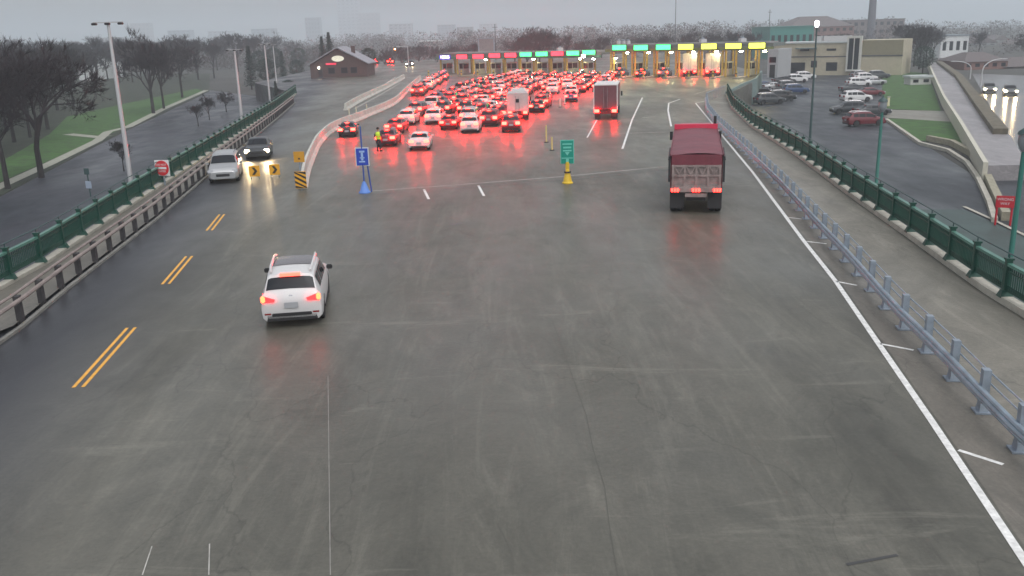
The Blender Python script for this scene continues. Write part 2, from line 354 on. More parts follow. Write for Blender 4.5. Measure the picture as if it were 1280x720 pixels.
# ------------------------------------------------------------------ guardrails and fences
def guardrail_right():
    pts = resample(rg, 1.98)[1:]
    ro = empty('guardrail', (rg[0][0], rg[0][1], 0), 0, 'galvanised steel guardrail with thick lower beam between the right shoulder and the walkway', 'guardrail')
    for p in pts:
        m = MB(); m.box((p.x, p.y, .52), (.17, .19, 1.04), R_(-9)); m.box((p.x, p.y, .03), (.36, .36, .04), R_(-9))
        m.box((p.x, p.y, .12), (.2, .28, .2), R_(-9), .8)
        m.build('post', steel, ro, world=True)
    k = offset(pts, -.16); m = MB()
    for dz, off in ((.50, 0), (.60, .035), (.40, .035)): 
        kk = offset(pts, -.16 + off)
        m.path([(p.x, p.y, dz) for p in kk], .062, 8)
    m.build('beam', mat('wet_beam_steel', (.31, .38, .44), .5, .5, var=.2, scale=2), ro, True, world=True)
    for z in (.94, .70):
        MB().path([(p.x, p.y, z) for p in offset(pts, .11)], .022, 6).build('rail', steel, ro, True, world=True)
guardrail_right()
def guardrail_left():
    pts = resample(lg, 2.0)
    ro = empty('guardrail', (lg[0][0], lg[0][1], 0), 0, 'weathered brown guardrail with short dark posts along the left kerb', 'guardrail')
    for p in pts:
        MB().box((p.x, p.y, .46), (.17, .26, .92), R_(8)).build('post', rust, ro, world=True)
    MB().path([(p.x, p.y, .80) for p in offset(pts, .12)], .075, 8).build('beam', railtan, ro, True, world=True)
    MB().path([(p.x, p.y, .95) for p in offset(pts, -.1)], .05, 6).build('rail', railtan, ro, True, world=True)
guardrail_left()
def green_fence(line, step, label, h=1.15, maxn=90):
    pts = resample(line, step)
    ro = empty('green_fence', (pts[0].x, pts[0].y, 0), 0, label, 'fence')
    polywall(resample(line, 4), .35, -.02, .22).build('base_kerb', kerbm, ro, world=True)
    for i, p in enumerate(pts):
        t = (pts[min(i + 1, len(pts) - 1)] - pts[max(i - 1, 0)]).normalized(); a = math.atan2(t.y, t.x)
        m = MB(); m.box((p.x, p.y, h / 2 + .12), (.14, .18, h + .2), a); m.box((p.x, p.y, h + .25), (.2, .24, .06), a); m.box((p.x, p.y, .3), (.3, .42, .22), a, .6)
        m.build('post', green, ro, world=True)
        if i + 1 < len(pts):
            q = pts[i + 1]; m = MB(); L = (q - p).length; d = (q - p) / L
            z0 = .42; z1 = h + .08
            m.bar(p + Vector((0, 0, z0)), q + Vector((0, 0, z0)), .05, .07)
            m.bar(p + Vector((0, 0, z1 - .22)), q + Vector((0, 0, z1 - .22)), .04, .05)
            n = max(6, int(L / .13))
            for k in range(1, n):
                c = p + d * (L * k / n); m.box((c.x, c.y, (z0 + z1) / 2), (.035, .035, z1 - z0), a)
            c = (p + q) / 2; m.box((c.x, c.y, z0 + .08), (L * .98, .02, .16), a)
            pn = m.build('panel', green, ro, world=True)
            MB().bar(p + Vector((0, 0, z1)), q + Vector((0, 0, z1)), .15, .09).build('top_rail', green_l, pn, world=False)
            ob = C.objects[-1]
            for v in ob.data.vertices: v.co -= ro.location
    m = MB()
    for q in (.75,):
        m.path([(p.x, p.y, h + .42) for p in offset(pts, 0)], .025, 6)
        for p in pts: m.tube((p.x, p.y, h + .25), (p.x, p.y, h + .42), .02, n=6)
    m.build('handrail', darkpole, ro, True, world=True)
    return ro
green_fence(rf[1:], 2.35, 'green picket bridge railing with pale caps along the right walkway')
green_fence(lf[1:] , 2.6, 'dark green bridge railing along the left edge of the deck')
# wall and railing bending to the booths at the end of the right fence
wall_run('end_wall', [(28.6, 119.6), (34, 134), (40, 148), (47.5, 172)], .3, LOW, .35, mat('teal_grey_wall', (.16, .22, .21), .7, var=.2), 'grey green wall curving from the fence end towards the inspection booths', 'wall')
ro = empty('short_railing', (23.4, 107.6, 0), 0, 'short blue grey railing closing the walkway where guardrail meets fence', 'railing')
a, b = Vector((23.4, 107.6, 0)), Vector((28.4, 119.5, 0))
m = MB()
for i in range(14):
    p = a.lerp(b, i / 13); m.tube(p, p + Vector((0, 0, 1.1)), .03, n=5)
m.build('uprights', steel, ro, world=True)
MB().tube(a + Vector((0, 0, 1.1)), b + Vector((0, 0, 1.1)), .05, n=6).build('rail', steel, ro, world=True)
# concrete barrier snaking to the left of the queue
jl = [(-12.2, 53.2), (-13.5, 60.3), (-15.0, 70.1), (-16.0, 77.8), (-16.6, 88.3), (-15.6, 100.8), (-14.6, 119.8), (-15.6, 145), (-17, 185)]
def jersey_run(pts, name, label):
    k = len(pts); prof = [(-.3, 0), (-.3, .08), (-.13, .33), (-.08, .85), (.08, .85), (.13, .33), (.3, .08), (.3, 0)]
    m = MB(); vs = []
    cols = [offset(pts, x) for x, z in prof]
    for i in range(k): vs += [(cols[j][i].x, cols[j][i].y, prof[j][1]) for j in range(8)]
    fs = [(i * 8 + j, i * 8 + (j + 1) % 8, (i + 1) * 8 + (j + 1) % 8, (i + 1) * 8 + j) for i in range(k - 1) for j in range(8)]
    fs += [tuple(range(8)), tuple(range((k - 1) * 8, k * 8))[::-1]]
    m.add(vs, fs); return tag(m.build(name, jersey), label, 'barrier', None)
def smooth_line(pts, n=6):
    out = []
    for i in range(len(pts) - 1):
        p0 = Vector(pts[max(i - 1, 0)]); p1 = Vector(pts[i]); p2 = Vector(pts[i + 1]); p3 = Vector(pts[min(i + 2, len(pts) - 1)])
        for k in range(n):
            t = k / n; out.append(.5 * ((2 * p1) + (-p0 + p2) * t + (2 * p0 - 5 * p1 + 4 * p2 - p3) * t * t + (-p0 + 3 * p1 - 3 * p2 + p3) * t ** 3))
    out.append(Vector(pts[-1])); return out
jersey_run(smooth_line(jl), 'concrete_barrier', 'long pale concrete barrier snaking from the striped hazard board to the far booths')
jersey_run(smooth_line([G(432, 138)[:2], G(452, 126)[:2], G(480, 112)[:2], G(505, 98)[:2]]), 'concrete_barrier', 'straight concrete barrier running up the middle of the far left street')
for i, (x, y) in enumerate([(437, 150), (446, 148), (459, 144)]):
    p = G(x, y); e = empty('bollard', p, 0, ['leftmost', 'middle', 'rightmost'][i] + ' of three thin pale bollards behind the long concrete barrier', 'bollard', 'pale bollards behind the barrier')
    MB().lathe([(.09, 0), (.08, 1.0), (.05, 1.25)], n=10).build('post', mat('pale_bollard', (.5, .47, .36), .6), e, True)
    MB().lathe([(.2, 0), (.18, .08), (.1, .1)], n=10).build('base', black, e)
for i, (x, y) in enumerate([(683, 178), (690, 188), (700, 134), (706, 131), (715, 127)]):
    p = G(x, y); lab = ['taller pale yellow lane delineator left of the green sign', 'short yellow lane delineator nearest the green sign', 'left of three white delineators beside the right flank of the queue', 'middle of three white delineators beside the right flank of the queue', 'right of three white delineators beside the right flank of the queue'][i]
    e = empty('delineator', p, 0, lab, 'delineator', 'thin lane delineators')
    MB().lathe([(.07, 0), (.06, 1.35 if i == 0 else 1.0)], n=8).build('tube', mat('yellow_delineator', (.62, .5, .2), .5) if i < 2 else mat('white_delineator', (.7, .68, .62), .5), e, True)
    MB().lathe([(.2, 0), (.17, .06)], n=8).build('base', black, e)
# ------------------------------------------------------------------ vehicles
def lerp(a, b, t): return a + (b - a) * t
class Body:
    """st: list of (y, zb, zbelt, zroof, wb, wbelt, wr)"""
    def __init__(s, st): s.st = st
    def sec(s, y):
        st = s.st
        for i in range(len(st) - 1):
            if st[i][0] <= y <= st[i + 1][0]:
                t = (y - st[i][0]) / max(1e-6, st[i + 1][0] - st[i][0]); return [lerp(a, b, t) for a, b in zip(st[i], st[i + 1])]
        return list(st[0] if y < st[0][0] else st[-1])
    def half(s, y):
        _, zb, zl, zr, wb, wl, wr = s.sec(y); h = zl - zb; c = zr - zl
        return [(0, zb), (wb * .86, zb), (wb * .97, zb + .1 * h + .02), (wb, zb + .52 * h), (wl * 1.0, zb + .86 * h), (wl * .965, zl), (lerp(wl * .955, wr, .85), zl + c * .84), (wr * .86, zl + c * .98), (wr * .45, zr + .012), (0, zr + .02)]
    def pt(s, y, q, side=1):
        h = s.half(y); i = min(int(q), len(h) - 2); t = q - i
        return Vector((side * lerp(h[i][0], h[i + 1][0], t), y, lerp(h[i][1], h[i + 1][1], t)))
    def mb(s):
        m = MB(); ys = sorted({st[0] for st in s.st}); ring = []
        for y in ys:
            h = s.half(y); ring.append([(x, y, z) for x, z in h] + [(-x, y, z) for x, z in h[-2:0:-1]])
        n = len(ring[0]); vs = [p for r in ring for p in r]
        fs = [(k * n + i, k * n + (i + 1) % n, (k + 1) * n + (i + 1) % n, (k + 1) * n + i) for k in range(len(ring) - 1) for i in range(n)]
        fs += [tuple(range(n)), tuple(range((len(ring) - 1) * n, len(ring) * n))[::-1]]
        return m.add(vs, fs)
    def patch(s, y0, y1, q0, q1, side=0, ny=5, nq=4, off=.012):
        """side 0: spans both sides over the top (q0 side edge .. 9 centre .. q0 other side)"""
        m = MB(); pts = []
        for i in range(ny + 1):
            y = lerp(y0, y1, i / ny)
            if side: row = [s.pt(y, lerp(q0, q1, j / nq), side) for j in range(nq + 1)]
            else:
                row = [s.pt(y, lerp(q0, 9, j / nq), 1) for j in range(nq + 1)] + [s.pt(y, lerp(9, q0, j / nq), -1) for j in range(1, nq + 1)]
            pts.append(row)
        w = len(pts[0]); c = Vector((0, (y0 + y1) / 2, .8))
        out = []
        for i in range(ny + 1):
            for j in range(w):
                a = pts[min(i + 1, ny)][j] - pts[max(i - 1, 0)][j]; b = pts[i][min(j + 1, w - 1)] - pts[i][max(j - 1, 0)]
                nrm = a.cross(b).normalized() if a.cross(b).length > 1e-9 else Vector((0, 0, 1))
                if nrm.dot(pts[i][j] - c) < 0: nrm = -nrm
                out.append(pts[i][j] + nrm * off)
        fs = [(i * w + j, i * w + j + 1, (i + 1) * w + j + 1, (i + 1) * w + j) for i in range(ny) for j in range(w - 1)]
        return m.add(out, fs)
def cut_arches(me, wheels, r, halfw):
    o = bpy.data.objects.new('tmp', me); C.objects.link(o); tmp = []
    m = MB()
    for y in wheels: m.tube((-2, y, r), (2, y, r), r + .07, n=20)
    inner = m
    cm = inner.mesh('cut', None); co = bpy.data.objects.new('cut', cm); C.objects.link(co)
    md = o.modifiers.new('b', 'BOOLEAN'); md.object = co; md.operation = 'DIFFERENCE'; md.solver = 'EXACT'
    dg = bpy.context.evaluated_depsgraph_get(); new = bpy.data.meshes.new_from_object(o.evaluated_get(dg))
    bpy.data.objects.remove(o); bpy.data.objects.remove(co); return new
def make_car(name, kind, paint, brakes=True, heads=False, hero=False):
    e = empty(name, (0, 0, -40))
    if kind == 'suv':
        L, W, H, r = 4.75, .94, 1.70, .36
        st = [(-2.38, .36, .80, .82, .80, .79, .70), (-2.34, .27, .98, 1.0, .90, .87, .78), (-2.22, .25, 1.06, 1.14, .93, .90, .78), (-1.86, .24, 1.07, 1.60, .945, .915, .67), (-1.5, .22, 1.07, 1.68, .945, .92, .68), (-.4, .22, 1.04, H, .945, .925, .70),
              (.25, .22, 1.02, 1.66, .945, .925, .69), (.55, .22, 1.01, 1.60, .945, .92, .67), (1.22, .22, 1.0, 1.08, .94, .91, .80), (1.9, .23, .93, .99, .93, .88, .78), (2.2, .25, .84, .89, .88, .82, .72), (2.36, .30, .66, .70, .76, .70, .60)]
        win = [(-1.78, -1.18), (-1.1, -.32), (-.24, .95)]; rear = (-2.17, -1.92); shield = (1.16, .62); wy = (-1.42, 1.42)
    elif kind == 'sedan':
        L, W, H, r = 4.75, .91, 1.44, .33
        st = [(-2.38, .34, .78, .80, .78, .77, .70), (-2.32, .26, .92, .95, .88, .85, .74), (-2.1, .24, .98, 1.03, .91, .87, .74), (-1.72, .22, .97, 1.05, .915, .88, .76), (-1.05, .2, .95, 1.36, .915, .89, .60), (-.7, .2, .94, 1.42, .915, .895, .63), (-.1, .2, .93, H, .915, .895, .64),
              (.35, .2, .92, 1.39, .915, .895, .62), (1.15, .2, .92, .97, .91, .885, .76), (1.85, .21, .84, .89, .90, .85, .74), (2.2, .23, .76, .80, .86, .79, .68), (2.36, .28, .6, .64, .74, .68, .58)]
        win = [(-1.3, -.62), (-.54, .85)]; rear = (-1.66, -1.1); shield = (1.08, .42); wy = (-1.42, 1.42)
    elif kind == 'van':
        L, W, H, r = 5.1, .98, 1.76, .35
        st = [(-2.55, .36, .86, .88, .84, .84, .78), (-2.5, .27, 1.04, 1.06, .95, .93, .82), (-2.42, .25, 1.08, 1.16, .97, .94, .80), (-2.18, .24, 1.09, 1.66, .98, .95, .74), (-1.8, .22, 1.09, 1.74, .98, .955, .74), (0, .22, 1.06, H, .98, .96, .76),
              (.6, .22, 1.04, 1.70, .98, .955, .73), (1.5, .22, 1.03, 1.12, .975, .94, .80), (2.1, .23, .92, .97, .95, .89, .76), (2.42, .26, .78, .82, .88, .8, .68), (2.52, .3, .62, .66, .76, .7, .6)]
        win = [(-2.1, -1.3), (-1.2, -.2), (-.1, 1.2)]; rear = (-2.39, -2.22); shield = (1.42, .72); wy = (-1.5, 1.6)
    else:  # pickup
        L, W, H, r = 5.7, .98, 1.82, .39
        st = [(-2.85, .5, 1.0, 1.02, .93, .93, .88), (-2.82, .45, 1.1, 1.13, .97, .95, .90), (-1.15, .38, 1.12, 1.15, .98, .96, .91), (-1.12, .38, 1.12, 1.16, .98, .96, .74), (-1.02, .36, 1.12, 1.74, .98, .96, .72), (-.6, .35, 1.12, 1.8, .98, .96, .73), (.2, .35, 1.1, H, .98, .96, .74),
              (.65, .35, 1.1, 1.74, .98, .955, .72), (1.3, .35, 1.1, 1.18, .98, .95, .84), (2.3, .36, 1.05, 1.1, .97, .93, .82), (2.7, .38, .95, 1.0, .93, .88, .78), (2.84, .42, .7, .75, .85, .8, .7)]
        win = [(-.98, -.15), (-.05, 1.05)]; rear = (-1.105, -1.03); shield = (1.24, .72); wy = (-1.75, 1.75)
    B = Body(st)
    me = cut_arches(B.mb().mesh('body', PAINT[paint]), wy, r, W)
    if not me.materials: me.materials.append(PAINT[paint])
    bm = bmesh.new(); bm.from_mesh(me); bmesh.ops.recalc_face_normals(bm, faces=bm.faces)
    for f in bm.faces: f.smooth = True
    for ed in bm.edges:
        if len(ed.link_faces) == 2 and ed.calc_face_angle(0) > R_(34): ed.smooth = False
    bm.to_mesh(me); bm.free()
    bo = bpy.data.objects.new('body', me); C.objects.link(bo); bo.parent = e; bo['painted'] = 1
    for s in (-1, 1):
        for a, b in win: B.patch(a, b, 5.12, 5.86, s).build('side_window', glass, e, True)
    rq = 6.35 if kind != 'pickup' else 6.2
    B.patch(rear[0], rear[1], rq, 9, 0).build('rear_window', glass, e, True)
    B.patch(shield[1], shield[0], 6.3, 9, 0).build('windscreen', glass, e, True)
    sill = MB()
    for s in (-1, 1): sill.box((s * (W - .03), 0, .27 if kind != 'pickup' else .42), (.05, wy[1] - wy[0] - 2 * r - .2, .12))
    sill.box((0, st[0][0] + .10, .36 if kind != 'pickup' else .5), (W * 1.62, .2, .2)); sill.build('lower_trim', black, e, bevel=.02)
    MB().box((0, 0, .3 if kind != 'pickup' else .48), (W * 1.3, wy[1] * 2 + .7, .16)).build('underbody', black, e)
    for y in wy:
        for s in (-1, 1):
            t = MB().lathe([(r * .62, -.12), (r * .93, -.115), (r, -.07), (r, .07), (r * .93, .115), (r * .62, .12)], n=20)
            t.v = [Vector((s * (W - .135) + p.z * 1.0, y + p.x, r + p.y)) for p in t.v]; wo = t.build('wheel', tyre, e, True)
            rm = MB()
            rm.tube((s * (W - .03), y, r), (s * (W - .06), y, r), r * .18, n=10)
            for k in range(5):
                an = k * 2 * math.pi / 5; d = Vector((0, math.cos(an), math.sin(an))); c = Vector((s * (W - .035), y, r))
                rm.bar(c, c + d * r * .62, .07, .03, Vector((1, 0, 0)))
            rm.build('rim', rimm, wo)
    yb = st[0][0]
    zt = {'suv': .93, 'sedan': .82, 'van': 1.0, 'pickup': .93}[kind]; wt = st[1][4] - .10
    th = {'suv': .3, 'sedan': .25, 'van': .42, 'pickup': .4}[kind]; tw = .46 if kind in ('suv', 'sedan') else .26
    bl = brake if brakes else tailoff
    for s in (-1, 1):
        if hero:
            h_ = MB(); h_.add([(s * (wt + .05), yb + .02, zt - .08), (s * (wt + .085), yb + .34, zt + .06), (s * (wt + .06), yb + .30, zt + .17), (s * (wt + .0), yb + .0, zt + .15), (s * (wt - .34), yb - .05, zt + .04), (s * (wt - .30), yb - .05, zt - .04)],
                      [(0, 1, 2, 3), (0, 3, 4, 5)]).build('taillight', brake_hot, e)
            MB().box((s * (wt + .03), yb - .0, zt + .05), (.13, .12, .2)).build('light_bulb', brake_near, e, bevel=.03)
        else:
            MB().box((s * (wt - tw * .3), yb + .01, zt), (tw, .14, th)).build('taillight', bl, e, bevel=.03)
    top = B.pt(rear[1] + .05, 9); 
    wl = .62 if hero else .34
    MB().box((0, top.y - .06, top.z + .0), (wl, .14, .09 if hero else .05)).build('brake_light', bl if not hero else mat('lit_high_brake', (.5, .05, .02), .3, emis=(1, .09, .06), es=3), e, bevel=.01)
    MB().box((0, yb - .03, zt - (.17 if kind != 'pickup' else .3)), (.42, .03, .18)).build('licence_plate', platem, e, bevel=.01)
    for s in (-1, 1):
        y = shield[0] - .32
        mr = MB().box((s * (W + .09), y, st[5][2] + .06), (.2, .1, .15)).build('mirror', PAINT[paint] if not hero else black, e, bevel=.025)
        if not hero: mr['painted'] = 1
        zh = {'suv': .76, 'sedan': .66, 'van': .74, 'pickup': .88}[kind]
        MB().box((s * (st[-2][4] - .16), st[-2][0] + .03, zh), (.36, .14, .18)).build('headlight', headlit if heads else headoff, e, bevel=.03)
    MB().box((0, st[-1][0] - .01, .52 if kind != 'pickup' else .75), (.85, .05, .2 if kind != 'pickup' else .4)).build('grille', black, e, bevel=.02)
    if kind in ('suv', 'van'):
        for s in (-1, 1):
            MB().path([(s * .60, -1.75, 1.66), (s * .64, -1.3, 1.74), (s * .66, 0, 1.765), (s * .63, .4, 1.71)], .024 if not hero else .04, 6).build('roof_rail', chrome if not hero else PAINT['white'], e, True)
    if hero:
        B.patch(-1.05, .25, 6.9, 9, 0, off=.02).build('roof_glass', mat('dark_sunroof', (.10, .09, .10), .15), e, True)
        MB().lathe([(.06, 0), (.05, .008)], (0, 0, 0), 12).build('badge', chrome, e).matrix_local = Matrix.Translation((0, -2.33, 1.02)) @ Matrix.Rotation(R_(78), 4, 'X')
        MB().box((0, -2.40, .47), (1.2, .05, .1)).build('bumper_trim', black, e, bevel=.02)
        for s in (-1, 1): MB().box((s * .72, -2.37, .5), (.2, .04, .06)).build('reflector', tailoff, e, bevel=.01)
    if kind == 'pickup':
        MB().box((0, -2.0, 1.135), (1.6, 1.55, .03)).build('load_bed', black, e)
        MB().box((0, -2.93, .56), (1.7, .18, .16)).build('bumper', chrome, e, bevel=.03)
    register(e)
    return e
suv0 = make_car('suv', 'suv', 'silver'); sedan0 = make_car('sedan', 'sedan', 'grey'); van0 = make_car('minivan', 'van', 'white'); pick0 = make_car('pickup_truck', 'pickup', 'maroon', False)
PROTO = {'suv': suv0, 'sedan': sedan0, 'minivan': van0, 'pickup': pick0}
OFF = {'taillight': tailoff, 'brake_light': tailoff}
CATS = {'suv': 'suv', 'sedan': 'car', 'minivan': 'minivan', 'pickup': 'pickup truck'}
def put(kind, p, head, label, color, lit=True, group=None, heads=False, scale=None):
    sw = {} if lit else dict(OFF)
    if lit and kind == 'pickup': sw = {'taillight': brake, 'brake_light': brake}
    if heads: sw['headlight'] = headlit
    c = copy_tree(PROTO[kind], (p[0], p[1], p[2] if len(p) > 2 else 0), -R_(head), label, group, PAINT[color], scale, sw)
    c['category'] = CATS[kind]; return c
# hero white SUV
hero = make_car('suv', 'suv', 'white', True, False, True)
hero.location = (-7.1, 28.9, 0); hero.rotation_euler = (0, 0, R_(8)); tag(hero, 'white suv with glowing tail lights and roof rails alone on the near deck', 'suv')
# oncoming pair on the left lanes
put('suv', (-18.3, 58.6), 168, 'pale silver suv facing the camera beside the left guardrail with its lights off', 'silver', False)
onc = put('sedan', (-19.0, 69.5), 169, 'dark car with blazing white headlights behind the pale oncoming suv', 'charcoal', False, heads=True)
def beam(p, head, power, par=None):
    for s in (-.62, .62):
        ld = bpy.data.lights.new('headlamp_beam', 'SPOT'); ld.energy = power; ld.color = (1, .72, .38); ld.spot_size = R_(60); ld.spot_blend = .8; ld.shadow_soft_size = .08
        o = bpy.data.objects.new('headlamp_beam', ld); C.objects.link(o)
        a = R_(head); d = Vector((math.sin(a), math.cos(a), 0)); rr = Vector((math.cos(a), -math.sin(a), 0))
        o.location = Vector((p[0], p[1], (p[2] if len(p) > 2 else 0) + .7)) + d * 2.5 + rr * s
        o.rotation_euler = (d + Vector((0, 0, -.16))).to_track_quat('-Z', 'Y').to_euler()
beam((-19.0, 69.5, 0), 169, 160)
put('sedan', (-14.4, 83.0), -5, 'lone dark car with pink tail lights beside the long concrete barrier', 'black', True, scale=.86)
# ------------------------------------------------------------------ queue
def inpoly(x, y, P):
    c = False; n = len(P)
    for i in range(n):
        x1, y1 = P[i]; x2, y2 = P[i - 1]
        if (y1 > y) != (y2 > y) and x < (x2 - x1) * (y - y1) / (y2 - y1) + x1: c = not c
    return c
taken = []
def free(x, y, dx=2.15, dy=5.05):
    for a, b in taken:
        u = (x - a) * math.cos(R_(9)) - (y - b) * math.sin(R_(9)); v = (x - a) * math.sin(R_(9)) + (y - b) * math.cos(R_(9))
        if abs(u) < dx and abs(v) < dy: return False
    return True
def place_px(kind, px, py, head, label, col, group='cars queuing for the booths', **k):
    """px, py: where the middle of the rear bumper meets the ground"""
    g = G(px, py); head -= 5; a = R_(head); p = (g.x + math.sin(a) * 2.2, g.y + math.cos(a) * 2.2); taken.append(p)
    k.setdefault('scale', .9); return put(kind, p, head, label, col, True, group, **k)
place_px('sedan', 524, 189, 4, 'white sedan glowing pink, alone behind the rest of the queue', 'white')
place_px('sedan', 482, 184, 6, 'dark red car stopped beside the person in the yellow vest', 'maroon')
place_px('suv', 508, 157, 8, 'white suv at the rear of the queue above the person in yellow', 'white')
place_px('suv', 541, 156, 8, 'white suv second of the white cars along the queue rear', 'white')
place_px('sedan', 560, 163, 8, 'dark car with brilliant orange red brake lights in the rear row of the queue', 'red')
place_px('suv', 587, 167, 8, 'white suv at the very front of view in the middle rear row of the queue', 'white')
place_px('suv', 639, 166, 6, 'dark red suv braking just in front of the white box truck', 'maroon')
place_px('sedan', 492, 168, 8, 'red sedan in the leftmost file behind the dark car by the person', 'red')
place_px('suv', 714, 122, 12, 'white suv at the right edge of the queue near the booths', 'white')
place_px('suv', 690, 118, 12, 'white suv one file in from the right edge of the queue', 'white')
place_px('sedan', 680, 128, 11, 'red sedan on the right flank of the queue behind a white suv', 'red')
band = [(474, 184), (492, 172), (505, 158), (540, 158), (562, 164), (600, 168), (628, 160), (668, 149), (694, 134), (720, 124), (768, 109), (765, 98), (690, 97), (635, 98), (600, 108), (560, 121), (520, 137), (495, 152)]
taken.append((2.2, 97)); taken.append((1.9, 92))
hd = R_(9); hf = Vector((math.sin(hd), math.cos(hd), 0)); hr = Vector((math.cos(hd), -math.sin(hd), 0))
ORD = ['first', 'second', 'third', 'fourth', 'fifth', 'sixth', 'seventh', 'eighth', 'ninth', 'tenth', 'eleventh', 'twelfth', 'thirteenth', 'fourteenth', 'fifteenth', 'sixteenth', 'seventeenth', 'eighteenth']
rnd = random.Random(11); cols = {}
for c in range(-16, 18):
    offc = rnd.uniform(-2.5, 2.5)
    for r in range(32):
        q = hr * (c * 2.55 + rnd.uniform(-.15, .15)) + hf * (62 + r * 5.5 + offc + rnd.uniform(-.25, .25))
        x, y = PX((q.x, q.y, 0))
        if inpoly(x, y, band) and free(q.x, q.y): cols.setdefault(c, []).append(q)
ci = 0
for c in sorted(cols):
    L_ = sorted(cols[c], key=lambda q: -q.y); taken += [(q.x, q.y) for q in L_]
    for i, q in enumerate(L_):
        kind = rnd.choices(['suv', 'sedan', 'minivan', 'pickup'], [5, 4, 1.2, .9])[0]
        col = rnd.choices(['white', 'silver', 'grey', 'black', 'red', 'blue', 'charcoal', 'maroon'], [1.3, 1.5, 2, 2.6, 2.2, .9, 2, 1.6])[0]
        cn = {'suv': 'suv', 'sedan': 'sedan', 'minivan': 'minivan', 'pickup': 'pickup'}[kind]
        put(kind, (q.x, q.y), 6 + rnd.uniform(-4, 4), '%s %s braking, %s from the booths in the %s file of the main queue' % (col, cn, ORD[min(i, 17)], ORD[ci]), col, True, 'cars queuing for the booths', scale=.92)
    ci += 1
for i in range(8):
    q = (-12.9 + .02 * i * 6.6 - (.25 if i % 2 else 0), 136 + i * 6.9)
    kind = rnd.choice(['suv', 'sedan', 'suv']); col = ['red', 'black', 'silver', 'white', 'grey', 'black', 'blue', 'grey'][i]
    put(kind, q, 0, '%s %s braking, %s from the back of the separate left queue under the blue sign' % (col, kind, ORD[i]), col, True, 'cars in the separate left queue')
